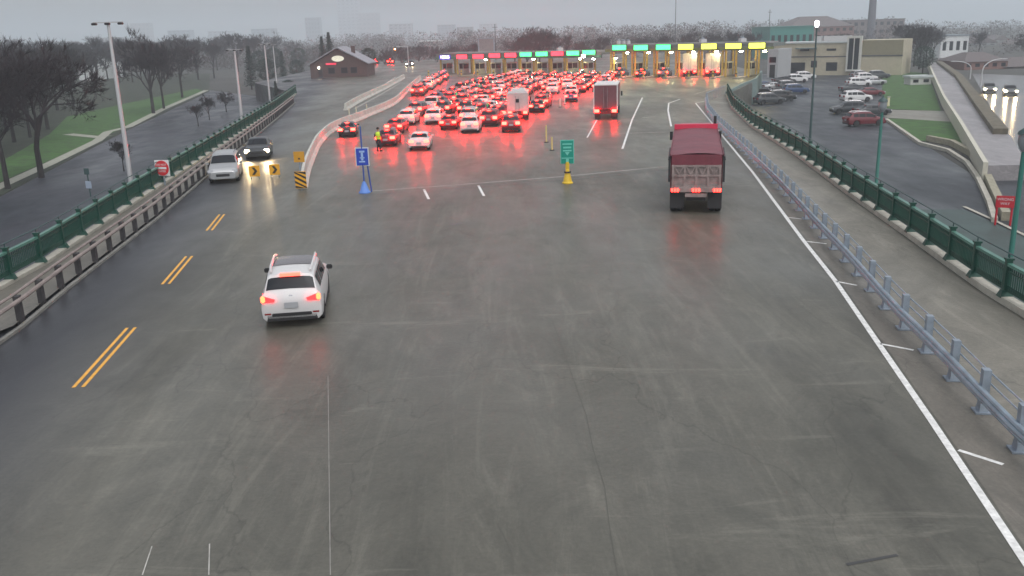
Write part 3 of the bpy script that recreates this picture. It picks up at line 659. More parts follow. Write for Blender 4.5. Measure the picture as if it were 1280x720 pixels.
# ------------------------------------------------------------------ trucks
def wheel_on(par, x, y, r, w, name='wheel'):
    t = MB().lathe([(r * .55, -w / 2), (r * .95, -w / 2), (r, -w / 2 + .04), (r, w / 2 - .04), (r * .95, w / 2), (r * .55, w / 2)], n=20)
    t.v = [Vector((x + p.z, y + p.x, r + p.y)) for p in t.v]; o = t.build(name, tyre, par, True)
    MB().tube((x - w * .45, y, r), (x + w * .45, y, r), r * .5, n=12).build('rim', rimm, o)
def dump_truck(loc, rz):
    e = empty('dump_truck', loc, rz, 'dump truck with dark red tarp and three clusters of red lights', 'truck')
    redp = mat('red_truck_paint', (.33, .012, .035), .35, coat=.4); tarp = mat('dark_red_tarp', (.16, .03, .045), .5, var=.25, scale=1.2, bump=.4)
    body = mat('grubby_white_metal', (.25, .20, .19), .5, var=.35, scale=3)
    # box: tailgate at y=0, front at y=6.6, cab beyond
    MB().box((0, 5.6, 1.9), (2.42, 11.1, 1.75)).build('dump_box', mat('dark_red_steel', (.18, .02, .03), .45, var=.2), e, bevel=.03)
    m = MB(); n = 13
    vs = []
    for i in range(n):
        y = i / (n - 1) * 11.3 - .05
        for j in range(7):
            x = -1.22 + j * 2.44 / 6; vs.append((x, y, 2.8 + .10 * (1 - (x / 1.22) ** 2) + .02 * math.sin(y * 5 + x)))
    m.add(vs, [(i * 7 + j, i * 7 + j + 1, (i + 1) * 7 + j + 1, (i + 1) * 7 + j) for i in range(n - 1) for j in range(6)])
    m.box((0, -.08, 2.58), (2.3, .05, .5))
    m.box((-1.235, 5.6, 2.68), (.03, 11.2, .35)); m.box((1.235, 5.6, 2.68), (.03, 11.2, .35)); m.build('tarp', tarp, e, True)
    tg = MB().box((0, -.05, 1.8), (2.3, .08, 1.1)).build('tailgate', body, e, bevel=.01)
    for x in (-1.08, -.54, 0, .54, 1.08): MB().box((x, -.12, 1.8), (.1, .08, 1.1)).build('rib', body, tg)
    for z in (1.32, 1.85, 2.3): MB().box((0, -.13, z), (2.3, .07, .09)).build('rib', body, tg)
    b_ = MB()
    for x in (-.81, -.27, .27, .81): b_.bar((x - .2, -.14, 2.26), (x, -.14, 1.9), .05, .05); b_.bar((x + .2, -.14, 2.26), (x, -.14, 1.9), .05, .05)
    b_.build('brace', body, tg)
    for s in (-1, 1):
        MB().box((s * 1.26, -.05, 2.15), (.09, .14, 1.2)).build('corner_post', black, e)
        MB().tube((s * 1.29, -.1, 2.6), (s * 1.29, 2.2, 2.85), .04, n=6).build('tarp_arm', black, e)
        MB().box((s * .88, .12, .72), (.66, .03, .95)).build('mud_flap', mat('black_flap', (.02, .02, .022), .6), e)
        for y in (.85, 2.2, 10.2):
            for x in (.76, 1.06): wheel_on(e, s * x, y, .52, .27)
        wheel_on(e, s * 1.03, 14.2, .52, .3)
        MB().box((s * 1.45, 13.3, 2.2), (.18, .1, .5)).build('mirror', black, e)
        MB().tube((s * 1.1, 11.9, 1.0), (s * 1.1, 11.9, 3.5 if s > 0 else 2.9), .09, n=10).build('exhaust_stack', mat('dark_stack', (.05, .05, .05), .4, .6), e, True)
    MB().box((0, 1.6, .75), (.9, 2.9, .3)).build('chassis', black, e)
    MB().box((0, 8.2, .85), (.8, 10.0, .25)).build('frame_rail', black, e)
    MB().box((0, -.18, 1.18), (2.36, .14, .22)).build('bumper', body, e, bevel=.02)
    MB().box((0, -.22, .93), (1.0, .06, .18)).build('licence_bar', body, e, bevel=.01)
    for c in (-.98, 0, .98):
        for k in (-1, 0, 1):
            MB().box((c + k * .13, -.27, 1.18), (.075, .05, .17)).build('taillight', mat('lit_truck_lens', (.5, .02, .02), .3, emis=(1, .018, .012), es=14), e, bevel=.015)
    MB().box((0, 13.0, 1.75), (2.3, 1.9, 2.1)).build('cab', redp, e, bevel=.12)
    MB().box((0, 12.8, 2.8), (2.2, 1.5, .34), 0, .9).build('cab_roof', redp, e, bevel=.08)
    MB().box((0, 14.5, 1.35), (1.9, 1.3, 1.1)).build('hood', redp, e, bevel=.15)
    MB().box((0, 11.3, 2.95), (2.48, .24, .3)).build('headboard', mat('bright_red_headboard', (.62, .03, .08), .4), e, bevel=.02)
    MB().box((0, 13.97, 2.25), (1.9, .03, .7)).build('windscreen', glass, e)
    for s in (-1, 1): MB().box((s * 1.16, 13.2, 2.2), (.03, .9, .6)).build('side_window', glass, e)
    MB().box((0, 15.2, 1.0), (2.2, .2, .4)).build('front_bumper', chrome, e, bevel=.03)
dump_truck((8.85, 42.4, 0), -R_(11.3))
def box_truck(loc, rz, label, boxcol, roofcol, lit, L=6.5, h=3.4, cab='white', cabroof=True, emblem=False, group=None):
    e = empty('box_truck', loc, rz, label, 'truck', group)
    W = 2.5
    MB().box((0, L / 2, (h + 1.05) / 2), (W, L, h - 1.05)).build('cargo_box', boxcol, e, bevel=.04)
    MB().box((0, L / 2, h + .03), (W + .04, L + .04, .1)).build('roof', roofcol, e, bevel=.02)
    for s in (-1, 1):
        MB().box((s * .6, -.03, (h + 1.05) / 2 + .02), (1.14, .05, h - 1.3)).build('rear_door', boxcol, e, bevel=.015)
        MB().box((s * (W / 2 - .02), -.02, (h + 1.0) / 2), (.1, .08, h - 1.0)).build('door_frame', roofcol, e)
        MB().tube((s * .2, -.08, 1.2), (s * .2, -.08, h - .2), .02, n=5).build('lock_rod', chrome, e)
        MB().box((s * .92, -.12, .9), (.5, .1, .34)).build('taillight', brake if lit else tailoff, e, bevel=.02)
        MB().box((s * .85, .3, .5), (.6, .03, .7)).build('mud_flap', black, e)
        for y in (1.3,):
            for x in (.8, 1.08): wheel_on(e, s * x, y, .48, .25)
        wheel_on(e, s * 1.05, L + 1.3, .48, .28)
        MB().box((s * 1.4, L + 1.9, 2.1), (.16, .1, .5)).build('mirror', black, e)
        MB().box((s * 1.17, L + 1.4, 2.15), (.03, .8, .6)).build('side_window', glass, e)
    MB().box((0, -.1, .68), (2.3, .16, .2)).build('bumper', boxcol if not lit else tailoff, e, bevel=.02)
    MB().box((0, L / 2 + .8, .8), (.9, L + 1, .3)).build('chassis', black, e)
    MB().box((0, L + 1.25, 1.75), (2.3, 2.1, 2.1)).build('cab', PAINT[cab], e, bevel=.14)
    if cabroof: MB().box((0, L + .95, 3.1), (2.2, 1.4, .75), 0, .8).build('wind_deflector', PAINT['white'], e, bevel=.1)
    MB().box((0, L + 2.31, 2.1), (1.9, .04, .75)).build('windscreen', glass, e)
    if emblem: MB().box((0, -.075, 2.3), (.42, .03, .42)).build('door_window', glass, e)
    return e
redglow_box = mat('dark_box_panels', (.15, .05, .06), .5, var=.15); whitebox = mat('white_box_panels', (.66, .64, .63), .45, var=.08)  # dark panels have the red brake glow tinted into their base colour
box_truck((9.75, 90.5, 0), -R_(9), 'dark box truck with white roof edge and two blazing brake lights right of the queue', redglow_box, whitebox, True, 7.0, 3.55).scale = (.93, .93, .93)
pinkbox = mat('aged_white_panels', (.46, .42, .41), .5, var=.12)  # white panels, red light of the queue tinted into the colour
box_truck((1.1, 92.5, 0), -R_(3), 'white box truck with a small square rear window inside the queue', pinkbox, pinkbox, True, 4.5, 3.1, emblem=True).scale = (.84, .84, .84)
# ------------------------------------------------------------------ booths and canopies
def zfor(base, py):
    lo, hi = -2, 15
    for _ in range(40):
        mz = (lo + hi) / 2
        if PX((base[0], base[1], mz))[1] > py: lo = mz
        else: hi = mz
    return lo
def online(A, B, px, z):
    lo, hi = -.3, 1.3; A = Vector((*A, z)); B = Vector((*B, z))
    for _ in range(40):
        t = (lo + hi) / 2
        if PX(A.lerp(B, t))[0] < px: lo = t
        else: hi = t
    return A.lerp(B, lo)
cyel = mat('yellow_column_paint', (.5, .35, .07), .5, var=.2); canopym = mat('canopy_fascia', (.13, .15, .14), .5, var=.15); canopyg = mat('green_canopy_fascia', (.06, .2, .13), .5, var=.15)
boothm = mat('booth_panel', (.36, .37, .34), .5, var=.15); islm = mat('island_concrete', (.3, .29, .25), .7, var=.25)
SG = {'red': mat('lit_red_sign', (.3, .02, .02), .4, emis=(1, .03, .05), es=3.2), 'green': mat('lit_green_sign', (.02, .3, .05), .4, emis=(.05, 1, .22), es=2.6),
      'yellow': mat('lit_yellow_sign', (.3, .3, .02), .4, emis=(.95, 1, .08), es=2.4), 'blue': mat('lit_blue_sign', (.05, .05, .4), .4, emis=(.16, .10, 1), es=1.6)}
lampm = mat('lit_canopy_lamp', (.9, .85, .6), .3, emis=(1, .8, .38), es=110); lampw = mat('lit_white_lamp', (.9, .9, .9), .3, emis=(1, .9, .75), es=120)
def text(body, size, loc, rot, m, par, name='lettering', ext=.01):
    cu = bpy.data.curves.new(name, 'FONT'); cu.body = body; cu.size = size; cu.align_x = 'CENTER'; cu.align_y = 'CENTER'; cu.extrude = ext
    t = bpy.data.objects.new('tmp', cu); C.objects.link(t); dg = bpy.context.evaluated_depsgraph_get()
    me = bpy.data.meshes.new_from_object(t.evaluated_get(dg)); bpy.data.objects.remove(t); me.materials.clear(); me.materials.append(m)
    o = bpy.data.objects.new(name, me); C.objects.link(o); o.location = loc; o.rotation_euler = rot
    if par: o.parent = par
    return o
def booths(A, B, signs, base_z_y, truck, label):
    # direction along the row
    row = (Vector((*B, 0)) - Vector((*A, 0))).normalized(); ang = math.atan2(row.y, row.x)
    pos = []
    for px, py, col in signs:
        b = online(A, B, px, 4.6); z = zfor((b.x, b.y), py); pos.append((b, z, col))
    zc = sum(z for _, z, _ in pos) / len(pos)
    sp = (pos[-1][0] - pos[0][0]).length / (len(pos) - 1)
    p0 = pos[0][0] - row * sp * .7; p1 = pos[-1][0] + row * sp * .62; p0.z = p1.z = 0
    nb = Vector((-row.y, row.x, 0))      # away from the camera
    L = (p1 - p0).length; mid = (p0 + p1) / 2 + nb * 3.4
    cn = empty('booth_canopy', (p0.x, p0.y, 0), ang, label, 'canopy')
    MB().box((L / 2, 3.6, zc + .12), (L, 6.4, .55)).build('roof', canopym, cn, bevel=.04)
    MB().box((L / 2, .33, zc - .45), (L + .1, .16, .5)).build('fascia', canopyg if not truck else mat('olive_fascia', (.16, .2, .07), .5, var=.15), cn)
    MB().box((L / 2, 3.6, zc + .5), (L * .94, 4.5, .22)).build('roof_deck', mat('roof_gravel', (.25, .25, .25), .8), cn)
    for i, (b, z, col) in enumerate(pos):
        lx = (b - p0).dot(row)
        for y in (.9, 5.9):
            for dx in ((-.5 * sp, -.5 * sp + .55) if truck else (-.5 * sp,)):
                MB().box((lx + dx, y, (zc - .3) / 2), (.3, .3, zc - .3)).build('column', cyel, cn)
        if truck or i % 3 == 2:
            MB().box((lx + .9, 1.4, zc - .95), (.5, .34, .2)).build('lamp', lampm, cn, bevel=.03)
        fr = empty('lane_sign', b.copy(), ang)
        nth = ORD[i]
        tag(fr, 'lit %s lane sign, %s sign from the left on the %s canopy' % (col, nth, 'right-hand truck' if truck else 'left-hand car'), 'lane sign', 'lit lane signs on the canopies')
        w = sp * .70 if not truck else sp * .64; h = .85 if truck else .8
        fr.location.z = z
        MB().box((0, .1, 0), (w + .16, .2, h + .14)).build('housing', black, fr, bevel=.02)
        MB().box((0, -.01, 0), (w, .06, h)).build('display', SG[col], fr)
        if col == 'blue': text('NEXUS', .72, (0, -.06, 0), (R_(90), 0, 0), mat('lit_letters', (.8, .8, 1), .4, emis=(.8, .75, 1), es=8), fr)
        # island + booth to the left of the lane
        ip = p0 + row * (lx - .5 * sp)
        isl = tag(MB().box((0, 1.5, .12), (.95, 11, .24)).build('traffic_island', islm, bevel=.04), kind='structure'); isl.location = ip; isl.rotation_euler = (0, 0, ang)
        bt = empty('inspection_booth', ip + nb * 3.2 + Vector((0, 0, .24)), ang, 'small inspection booth left of the %s %s lit sign' % (nth, col), 'booth', 'booths under the canopies')
        MB().box((0, 0, .55), (1.1, 2.0, 1.1)).build('lower_wall', boothm, bt, bevel=.02)
        MB().box((0, 0, 1.6), (1.0, 1.9, 1.0)).build('window', glass, bt)
        MB().box((0, 0, 2.2), (1.25, 2.3, .2)).build('roof', boothm, bt, bevel=.03)
        fm = MB()
        for sx in (-1, 1):
            for sy in (-1, 1): fm.box((sx * .52, sy * .97, 1.6), (.09, .09, 1.0))
        fm.build('frame', boothm, bt)
        bo = empty('barrier_bollard', ip - nb * 3.4, ang, 'yellow crash bollard at the nose of the island left of the %s %s sign' % (nth, col), 'bollard', 'yellow bollards at the booth islands')
        MB().lathe([(.16, .2), (.16, 1.2), (.08, 1.28)], n=10).build('post', cyel, bo, True)
        MB().lathe([(.165, .7), (.165, .9)], n=10).build('band', black, bo, True)
    return row, sp, pos, nb, zc, p1
LA, LB = (-13.2, 199), (17, 178)
rowL, spL, posL, nbL, zL, _ = booths(LA, LB, [(556, 71.5, 'blue'), (577, 71, 'red'), (597.5, 70.5, 'red'), (618, 69.5, 'red'), (638, 69, 'red'), (657, 68, 'green'), (677, 67.5, 'green'), (696.5, 67, 'red'), (716, 66.5, 'green'), (736, 65.5, 'green')], 95, False, 'long low canopy over the car lanes with red and green signs')
RA, RB = (20.6, 171), (42.6, 156)
rowR, spR, posR, nbR, zR, pe = booths(RA, RB, [(774, 59.5, 'green'), (801, 59.5, 'green'), (829, 59, 'green'), (857, 58.5, 'yellow'), (886, 58, 'yellow'), (916.5, 57.5, 'yellow'), (946, 57, 'yellow')], 97, True, 'tall canopy over the truck lanes with green and yellow signs')
e = empty('booth_office', pe + nbR * 3, math.atan2(rowR.y, rowR.x), 'pale office block at the right end of the truck canopy', 'building')
MB().box((.3, 0, 2.3), (1.8, 7, 4.6)).build('wall', mat('office_grey', (.34, .35, .36), .6, var=.1), e, bevel=.03)
MB().box((.3, -3.52, 2.9), (1.1, .05, .9)).build('window', glass, e); MB().box((.3, -3.52, 1.05), (.9, .05, 2.1)).build('door', black, e)
# roof fittings
for i, (px, py) in enumerate([(920, 52), (870, 44), (690, 58), (764, 47), (770, 47), (776, 48)]):
    truck = px > 750
    b = online(RA if truck else LA, RB if truck else LB, px, 5); z = (zR if truck else zL) + .4
    u = empty('roof_vent', b + Vector((nbR.x * 3, nbR.y * 3, z - b.z)), .3, ['white roof unit between the last yellow signs', 'white roof unit behind the first yellow signs', 'grey roof unit on the left canopy', 'left of three small roof units at the first truck sign', 'middle of three small roof units at the first truck sign', 'right of three small roof units at the first truck sign'][i], 'roof unit', 'units on the canopy roofs')
    MB().box((0, 0, .4), (1.1 if i < 3 else .5, .9, .8)).build('casing', pole_m, u, bevel=.05); MB().lathe([(.25, .8), (.3, .95), (.1, 1.05)], n=10).build('cowl', steel, u, True)
# bright floodlight at the join of the canopies
p = atY(729, 70, 176); e = empty('floodlight', p, 0, 'very bright white floodlight on the left canopy next to the last green sign', 'floodlight')
MB().box((0, 0, 0), (.6, .3, .45)).build('lamp', lampw, e, bevel=.04); MB().box((0, .25, 0), (.7, .2, .55)).build('housing', black, e, bevel=.03); MB().tube((0, .25, -.2), (0, .25, -1.2), .05, n=6).build('bracket', black, e)
for px, py, m_, lb in [(742, 73, lampw, 'white lamp hanging under the join of the two canopies'), (770, 72, lampw, 'white lamp hanging below the first truck lane sign')]:
    p = atY(px, py, 172); e = empty('hanging_lamp', p, 0, lb, 'lamp', 'lamps under the canopies')
    MB().lathe([(.05, .35), (.3, .12), (.32, 0)], n=12).build('shade', black, e, True); MB().lathe([(.26, -.02), (.2, -.12), (.05, -.18)], n=12).build('bulb', m_, e, True)
    MB().tube((0, 0, .3), (0, 0, 1.3), .02, n=5).build('cable', black, e)
# vehicles inside the truck lanes
for k, (i, kind, lb) in enumerate([(0, 'suv', 'dark suv under the first green truck lane sign'), (1, 'sedan', 'black sedan under the second green truck lane sign'), (2, 'suv', 'grey suv under the third green truck lane sign')]):
    b = posR[i][0]; q = Vector((b.x, b.y, 0)) + nbR * 1.0; put(kind, (q.x, q.y), 20, lb, ['charcoal', 'black', 'grey'][k], True, 'cars inside the truck lanes')
for i, lb in [(3, 'white box trailer truck under the first yellow lane sign'), (4, 'white box trailer truck under the second yellow lane sign')]:
    b = posR[i][0]; q = Vector((b.x, b.y, 0)) + nbR * 2.0
    box_truck((q.x, q.y, 0), R_(-20), lb, whitebox, whitebox, True, 8, 3.9 if zR > 4.6 else 3.4, group='trucks inside the truck lanes')
# gantry board behind the left canopy
p = G(619, 97); p = Vector((-4.2, 214, 0)); e = empty('gantry_sign', p, 0, 'tall grey framed board standing above the red lane signs', 'sign')
zt = zfor((p.x, p.y), 48)
MB().box((0, 0, zt - 1.9), (3.3, .2, 3.6)).build('panel', mat('gantry_back', (.22, .2, .2), .6, var=.15), e)
fr = MB()
for s in (-1, 1): fr.box((s * 1.75, 0, zt / 2), (.25, .3, zt))
fr.box((0, 0, zt), (3.75, .3, .2)); fr.build('frame', steel, e)
# ------------------------------------------------------------------ signs on the deck
def cone_base(e, m, h=.95, r=.55):
    MB().lathe([(r, 0), (r, .06), (r * .82, .1), (.10, h), (.05, h + .03)], n=20).build('base', m, e, True)
bluem = mat('blue_sign_paint', (.02, .06, .42), .4); palebl = mat('pale_blue_paint', (.10, .22, .58), .5); wsign = mat('sign_white', (.7, .72, .72), .5)
p = G(456, 241); e = empty('lane_sign_stand', p, 0, 'blue rectangular sign on a slim pole with a blue cone base, left of centre', 'sign')
cone_base(e, palebl, .62, .34); MB().tube((0, .05, .5), (0, .05, 3.75), .045, n=8).build('pole', mat('blue_pole', (.04, .08, .3), .5), e)
MB().box((0, 0, 2.05), (.66, .05, .95)).build('panel', bluem, e, bevel=.01)
f_ = MB(); f_.box((0, .03, 2.05), (.76, .02, 1.05)); f_.build('border', wsign, e)
g_ = MB(); g_.box((0, -.035, 2.1), (.12, .012, .5)); g_.box((0, -.035, 2.35), (.3, .012, .1)); g_.box((-.02, -.035, 1.78), (.34, .012, .07)); g_.box((0, -.035, 2.0), (.26, .012, .06)); g_.build('symbol', mat('pale_symbol', (.35, .5, .8), .5), e)
MB().tube((.35, .3, 0), (.22, .3, 1.5), .045, n=8).build('prop', MATS['blue_pole'], e)
p = G(709.5, 229); e = empty('lane_sign_stand', p, 0, 'green rectangular sign on a yellow cone base in the centre of the deck', 'sign')
cone_base(e, mat('yellow_cone_paint', (.72, .48, .03), .45, var=.1), .8, .32); MB().tube((0, .05, .8), (0, .05, 1.25), .12, n=10).build('pole', MATS['yellow_cone_paint'], e)
MB().lathe([(.2, .62), (.2, .7)], n=14).build('collar', black, e)
gs = mat('green_sign_paint', (.0, .26, .19), .4)
MB().box((0, 0, 1.82), (.70, .05, 1.3)).build('panel', gs, e, bevel=.01); MB().box((0, .03, 1.82), (.78, .02, 1.38)).build('border', mat('pale_green_edge', (.15, .55, .45), .5), e)
pl = MB(); pl.box((0, -.035, 2.28), (.56, .012, .08)); pl.box((0, -.035, 2.08), (.46, .012, .1)); pl.box((0, -.035, 1.9), (.5, .012, .08)); pl.add([(-.14, -.04, 1.82), (.14, -.04, 1.82), (0, -.04, 1.62)], [(0, 1, 2)]); pl.box((0, -.035, 1.47), (.66, .012, .05)); pl.box((0, -.035, 1.33), (.16, .012, .2)); pl.build('lettering', MATS['pale_green_edge'], e)
# hazard board + yellow sign at barrier nose
p = G(377, 238); ylw = mat('sign_amber', (.72, .36, .02), .5)
e = empty('hazard_board', p, 0, 'black and yellow diagonal striped hazard board at the nose of the concrete barrier', 'sign')
MB().box((0, 0, .62), (.66, .05, 1.0)).build('panel', ylw, e, bevel=.01)
s_ = MB()
for k in range(-1, 4):
    z = .12 + k * .29
    poly = [(-.33, z + .33), (.33, z - .05), (.33, z + .09), (-.33, z + .47)]
    poly = [(x, max(.12, min(1.12, zz))) for x, zz in poly]; s_.add([(x, -.03, zz) for x, zz in poly], [(0, 1, 2, 3)])
s_.build('stripes', black, e); MB().tube((0, .06, 0), (0, .06, 1.45), .04, n=8).build('post', steel, e)
e2 = empty('amber_sign', p + Vector((0, .12, 0)), 0, 'plain amber square sign standing above the striped hazard board', 'sign')
MB().box((0, 0, 1.95), (.62, .05, .62)).build('panel', mat('amber_dull', (.55, .27, .02), .6), e2, bevel=.01); MB().tube((0, .07, 1.2), (0, .07, 2.0), .04, n=8).build('post', steel, e2); MB().box((0, -.03, 1.85), (.1, .01, .1)).build('mark', black, e2)
def chevron(px, py, lab):
    p = G(px, py); e = empty('chevron_sign', p, 0, lab, 'sign', 'low amber chevron signs')
    MB().box((0, 0, .52), (.68, .05, .68)).build('panel', ylw, e, bevel=.01)
    c = MB().add([(-.16, -.03, .76), (.02, -.03, .76), (.2, -.03, .52), (.02, -.03, .28), (-.16, -.03, .28), (.02, -.03, .52)], [(0, 1, 2, 5), (5, 2, 3, 4)]); c.build('chevron', black, e)
    for s in (-1, 1): MB().tube((s * .25, .05, 0), (s * .25, .05, .3), .03, n=6).build('leg', steel, e)
chevron(344, 222, 'amber sign with a black chevron pointing right, alone on the deck'); chevron(319, 224, 'dimmer amber chevron sign in the glare of the oncoming headlights')
# do not enter sign behind left railing
p = Vector((-21.8, 55.0, LOW)); p = atY(205, 226, 55.5); p.z = LOW
e = empty('do_not_enter_sign', p, R_(-12), 'white square sign with a red disc beyond the left green railing', 'sign')
zs = zfor((p.x, p.y), 210) - LOW
MB().tube((0, .06, 0), (0, .06, zs), .05, n=8).build('post', steel, e)
MB().box((0, 0, zs), (.98, .04, .98)).build('panel', wsign, e, bevel=.02)
d = MB().lathe([(.46, 0), (.46, .02)], n=28); d.v = [Vector((q.x, -.03 - q.z, zs + q.y)) for q in d.v]; d.build('disc', mat('sign_red', (.6, .02, .03), .4), e)
MB().box((0, -.056, zs - .0), (.62, .012, .13)).build('bar', wsign, e)
text('DO NOT', .17, (0, -.055, zs + .2), (R_(90), 0, 0), wsign, e, ext=.003); text('ENTER', .17, (0, -.055, zs - .2), (R_(90), 0, 0), wsign, e, ext=.003)
# red sign at right
p = G(1253, 282, LOW); e = empty('red_sign', p, R_(-25), 'red sign board on two red posts beside the green lamp post', 'sign'); rs = mat('red_board', (.5, .015, .03), .4)
MB().box((0, 0, 1.45), (1.0, .06, .72)).build('panel', rs, e, bevel=.02)
for s in (-1, 1): MB().tube((s * .4, .05, 0), (s * .4, .05, 1.5), .06, n=8).build('post', rs, e)
text('WRONG', .22, (0, -.04, 1.6), (R_(90), 0, 0), wsign, e, ext=.004); text('WAY', .22, (0, -.04, 1.34), (R_(90), 0, 0), wsign, e, ext=.004)
# small sign in the left street
p = G(113, 246, LOW); e = empty('small_sign', p, R_(-15), 'small pale blue sign on a short dark post on the low street at left', 'sign')
MB().tube((0, .05, 0), (0, .05, 2.3), .05, n=8).build('post', darkpole, e); MB().box((0, 0, 1.0), (.55, .04, .6)).build('panel', mat('pale_sign', (.3, .36, .45), .5), e, bevel=.01); MB().box((0, 0, 2.1), (.45, .05, .5)).build('top_board', darkpole, e)
# ------------------------------------------------------------------ poles and lamps
def tall_pole(px0, py0, Y, pytop, zb, lab, r=.16, head='cross', m=pole_m):
    b = atY(px0, py0, Y); zt = zfor((b.x, b.y), pytop)
    e = empty('light_pole', (b.x, b.y, zb), 0, lab, 'light pole', 'tall pale light poles on the left')
    h = zt - zb
    MB().lathe([(r, 0), (r * .85, h * .4), (r * .5, h)], n=12).build('pole', m, e, True); MB().lathe([(r * 2, 0), (r * 2, .3), (r * 1.3, .45)], n=12).build('base', kerbm, e)
    MB().bar((-.85, 0, h), (.85, 0, h), .06, .06).build('crossarm', m, e)
    for s in (-.75, 0, .75): MB().box((s, -.1, h - .08), (.26, .3, .13)).build('lamp_head', black, e, bevel=.03)
tall_pole(165, 237, 54, 28, LOW, 'tallest pale light pole rising beyond the left railing, nearest of the row')
tall_pole(302, 146, 103, 62, LOW, 'second pale light pole from the left beyond the railing', .2)
tall_pole(337, 122, 134, 55, LOW, 'third pale light pole, left of the brick building', .17)
tall_pole(345, 96, 190, 56, LOW, 'thin pale light pole just left of the brick building', .16)
# dark pole with lit lamp at right
b = G(1012, 182, LOW); zt = zfor((b.x, b.y), 34); e = empty('street_lamp', b, 0, 'tall dark lamp post with a small lit white lamp in the parking lot', 'lamp post'); h = zt - LOW
MB().lathe([(.2, 0), (.13, 1), (.08, h)], n=10).build('pole', darkpole, e, True); MB().lathe([(.28, 0), (.28, .5), (.2, .6)], n=10).build('base', darkpole, e)
MB().lathe([(.12, h), (.2, h + .15), (.2, h + .55), (.08, h + .65)], n=12).build('lantern', mat('lit_white_lantern', (.8, .8, .8), .3, emis=(.9, .95, 1), es=6), e, True)
# green post with globe in front of the lot
def lantern_post(b, zt, lab, s=1.0):
    e = empty('street_lamp', b, 0, lab, 'lamp post'); h = zt - b[2]
    MB().lathe([(.2 * s, 0), (.2 * s, .6), (.11 * s, .8), (.085 * s, h - .9 * s)], n=14).build('post', greenpole, e, True)
    MB().lathe([(.1 * s, h - .95 * s), (.17 * s, h - .85 * s), (.26 * s, h - .6 * s), (.24 * s, h - .3 * s)], n=16).build('globe', mat('milky_globe', (.25, .28, .30), .3), e, True)
    MB().lathe([(.3 * s, h - .3 * s), (.26 * s, h - .18 * s), (.07 * s, h - .05 * s), (.03 * s, h + .1 * s)], n=16).build('cap', darkpole, e, True)
b = G(1094, 246, LOW); lantern_post(b, zfor((b.x, b.y), 121), 'green lamp post with globe lantern in front of the maroon suv', 1.1)
b = Vector((19.6, 32.3, LOW)); b = atY(1266, 300, 34.5); b.z = LOW; lantern_post(b, zfor((b.x, b.y), 158), 'green lamp post at the far right edge beside the red sign', 1.0)
b = atY(1228, 108, 150); b.z = LOW
def arc_lamp(px, py, Y, lab, flip=1, top=74):
    b = atY(px, py, Y); b.z = LOW; h = zfor((b.x, b.y), top) - LOW
    e = empty('arc_lamp', b, 0, lab, 'street lamp', 'curved arm street lamps on the right'); pts = [(0, 0, 0), (0, 0, h * .6)] + [(flip * 3.4 * (1 - math.cos(a)), 0, h * .6 + h * .4 * math.sin(a)) for a in (.35, .7, 1.05, 1.35, 1.57)]
    MB().path(pts, .1, 8, [.13, .1, .09, .08, .07, .06, .05]).build('pole', pole_m, e, True); MB().box((flip * 3.8, 0, h), (.9, .3, .14)).build('lamp_head', pole_m, e, bevel=.03)
arc_lamp(1226, 108, 168, 'curved arm street lamp beside the oncoming headlights'); arc_lamp(1212, 104, 190, 'farther curved arm street lamp behind the brown parapet', -1, 76); arc_lamp(1173, 78, 240, 'curved arm street lamp at the top of the pale ramp', 1, 48)
# thin antennas
for px, Y, top, lb in [(844, 420, -14, 'thin tall antenna mast behind the truck canopy'), (961, 380, 12, 'thin mast behind the right end of the truck canopy'), (619, 300, 30, 'thin mast behind the grey framed board')]:
    b = atY(px, 45, Y); b.z = LOW; h = zfor((b.x, b.y), top) - LOW if top < 0 else atY(px, top, Y).z - LOW
    h = atY(px, top, Y).z - LOW
    e = empty('antenna_mast', b, 0, lb, 'mast'); MB().tube((0, 0, 0), (0, 0, h), .2, .1, n=6).build('pole', rust, e); MB().bar((-.8, 0, h - 1), (.8, 0, h - 1), .12, .12).build('crossarm', rust, e)
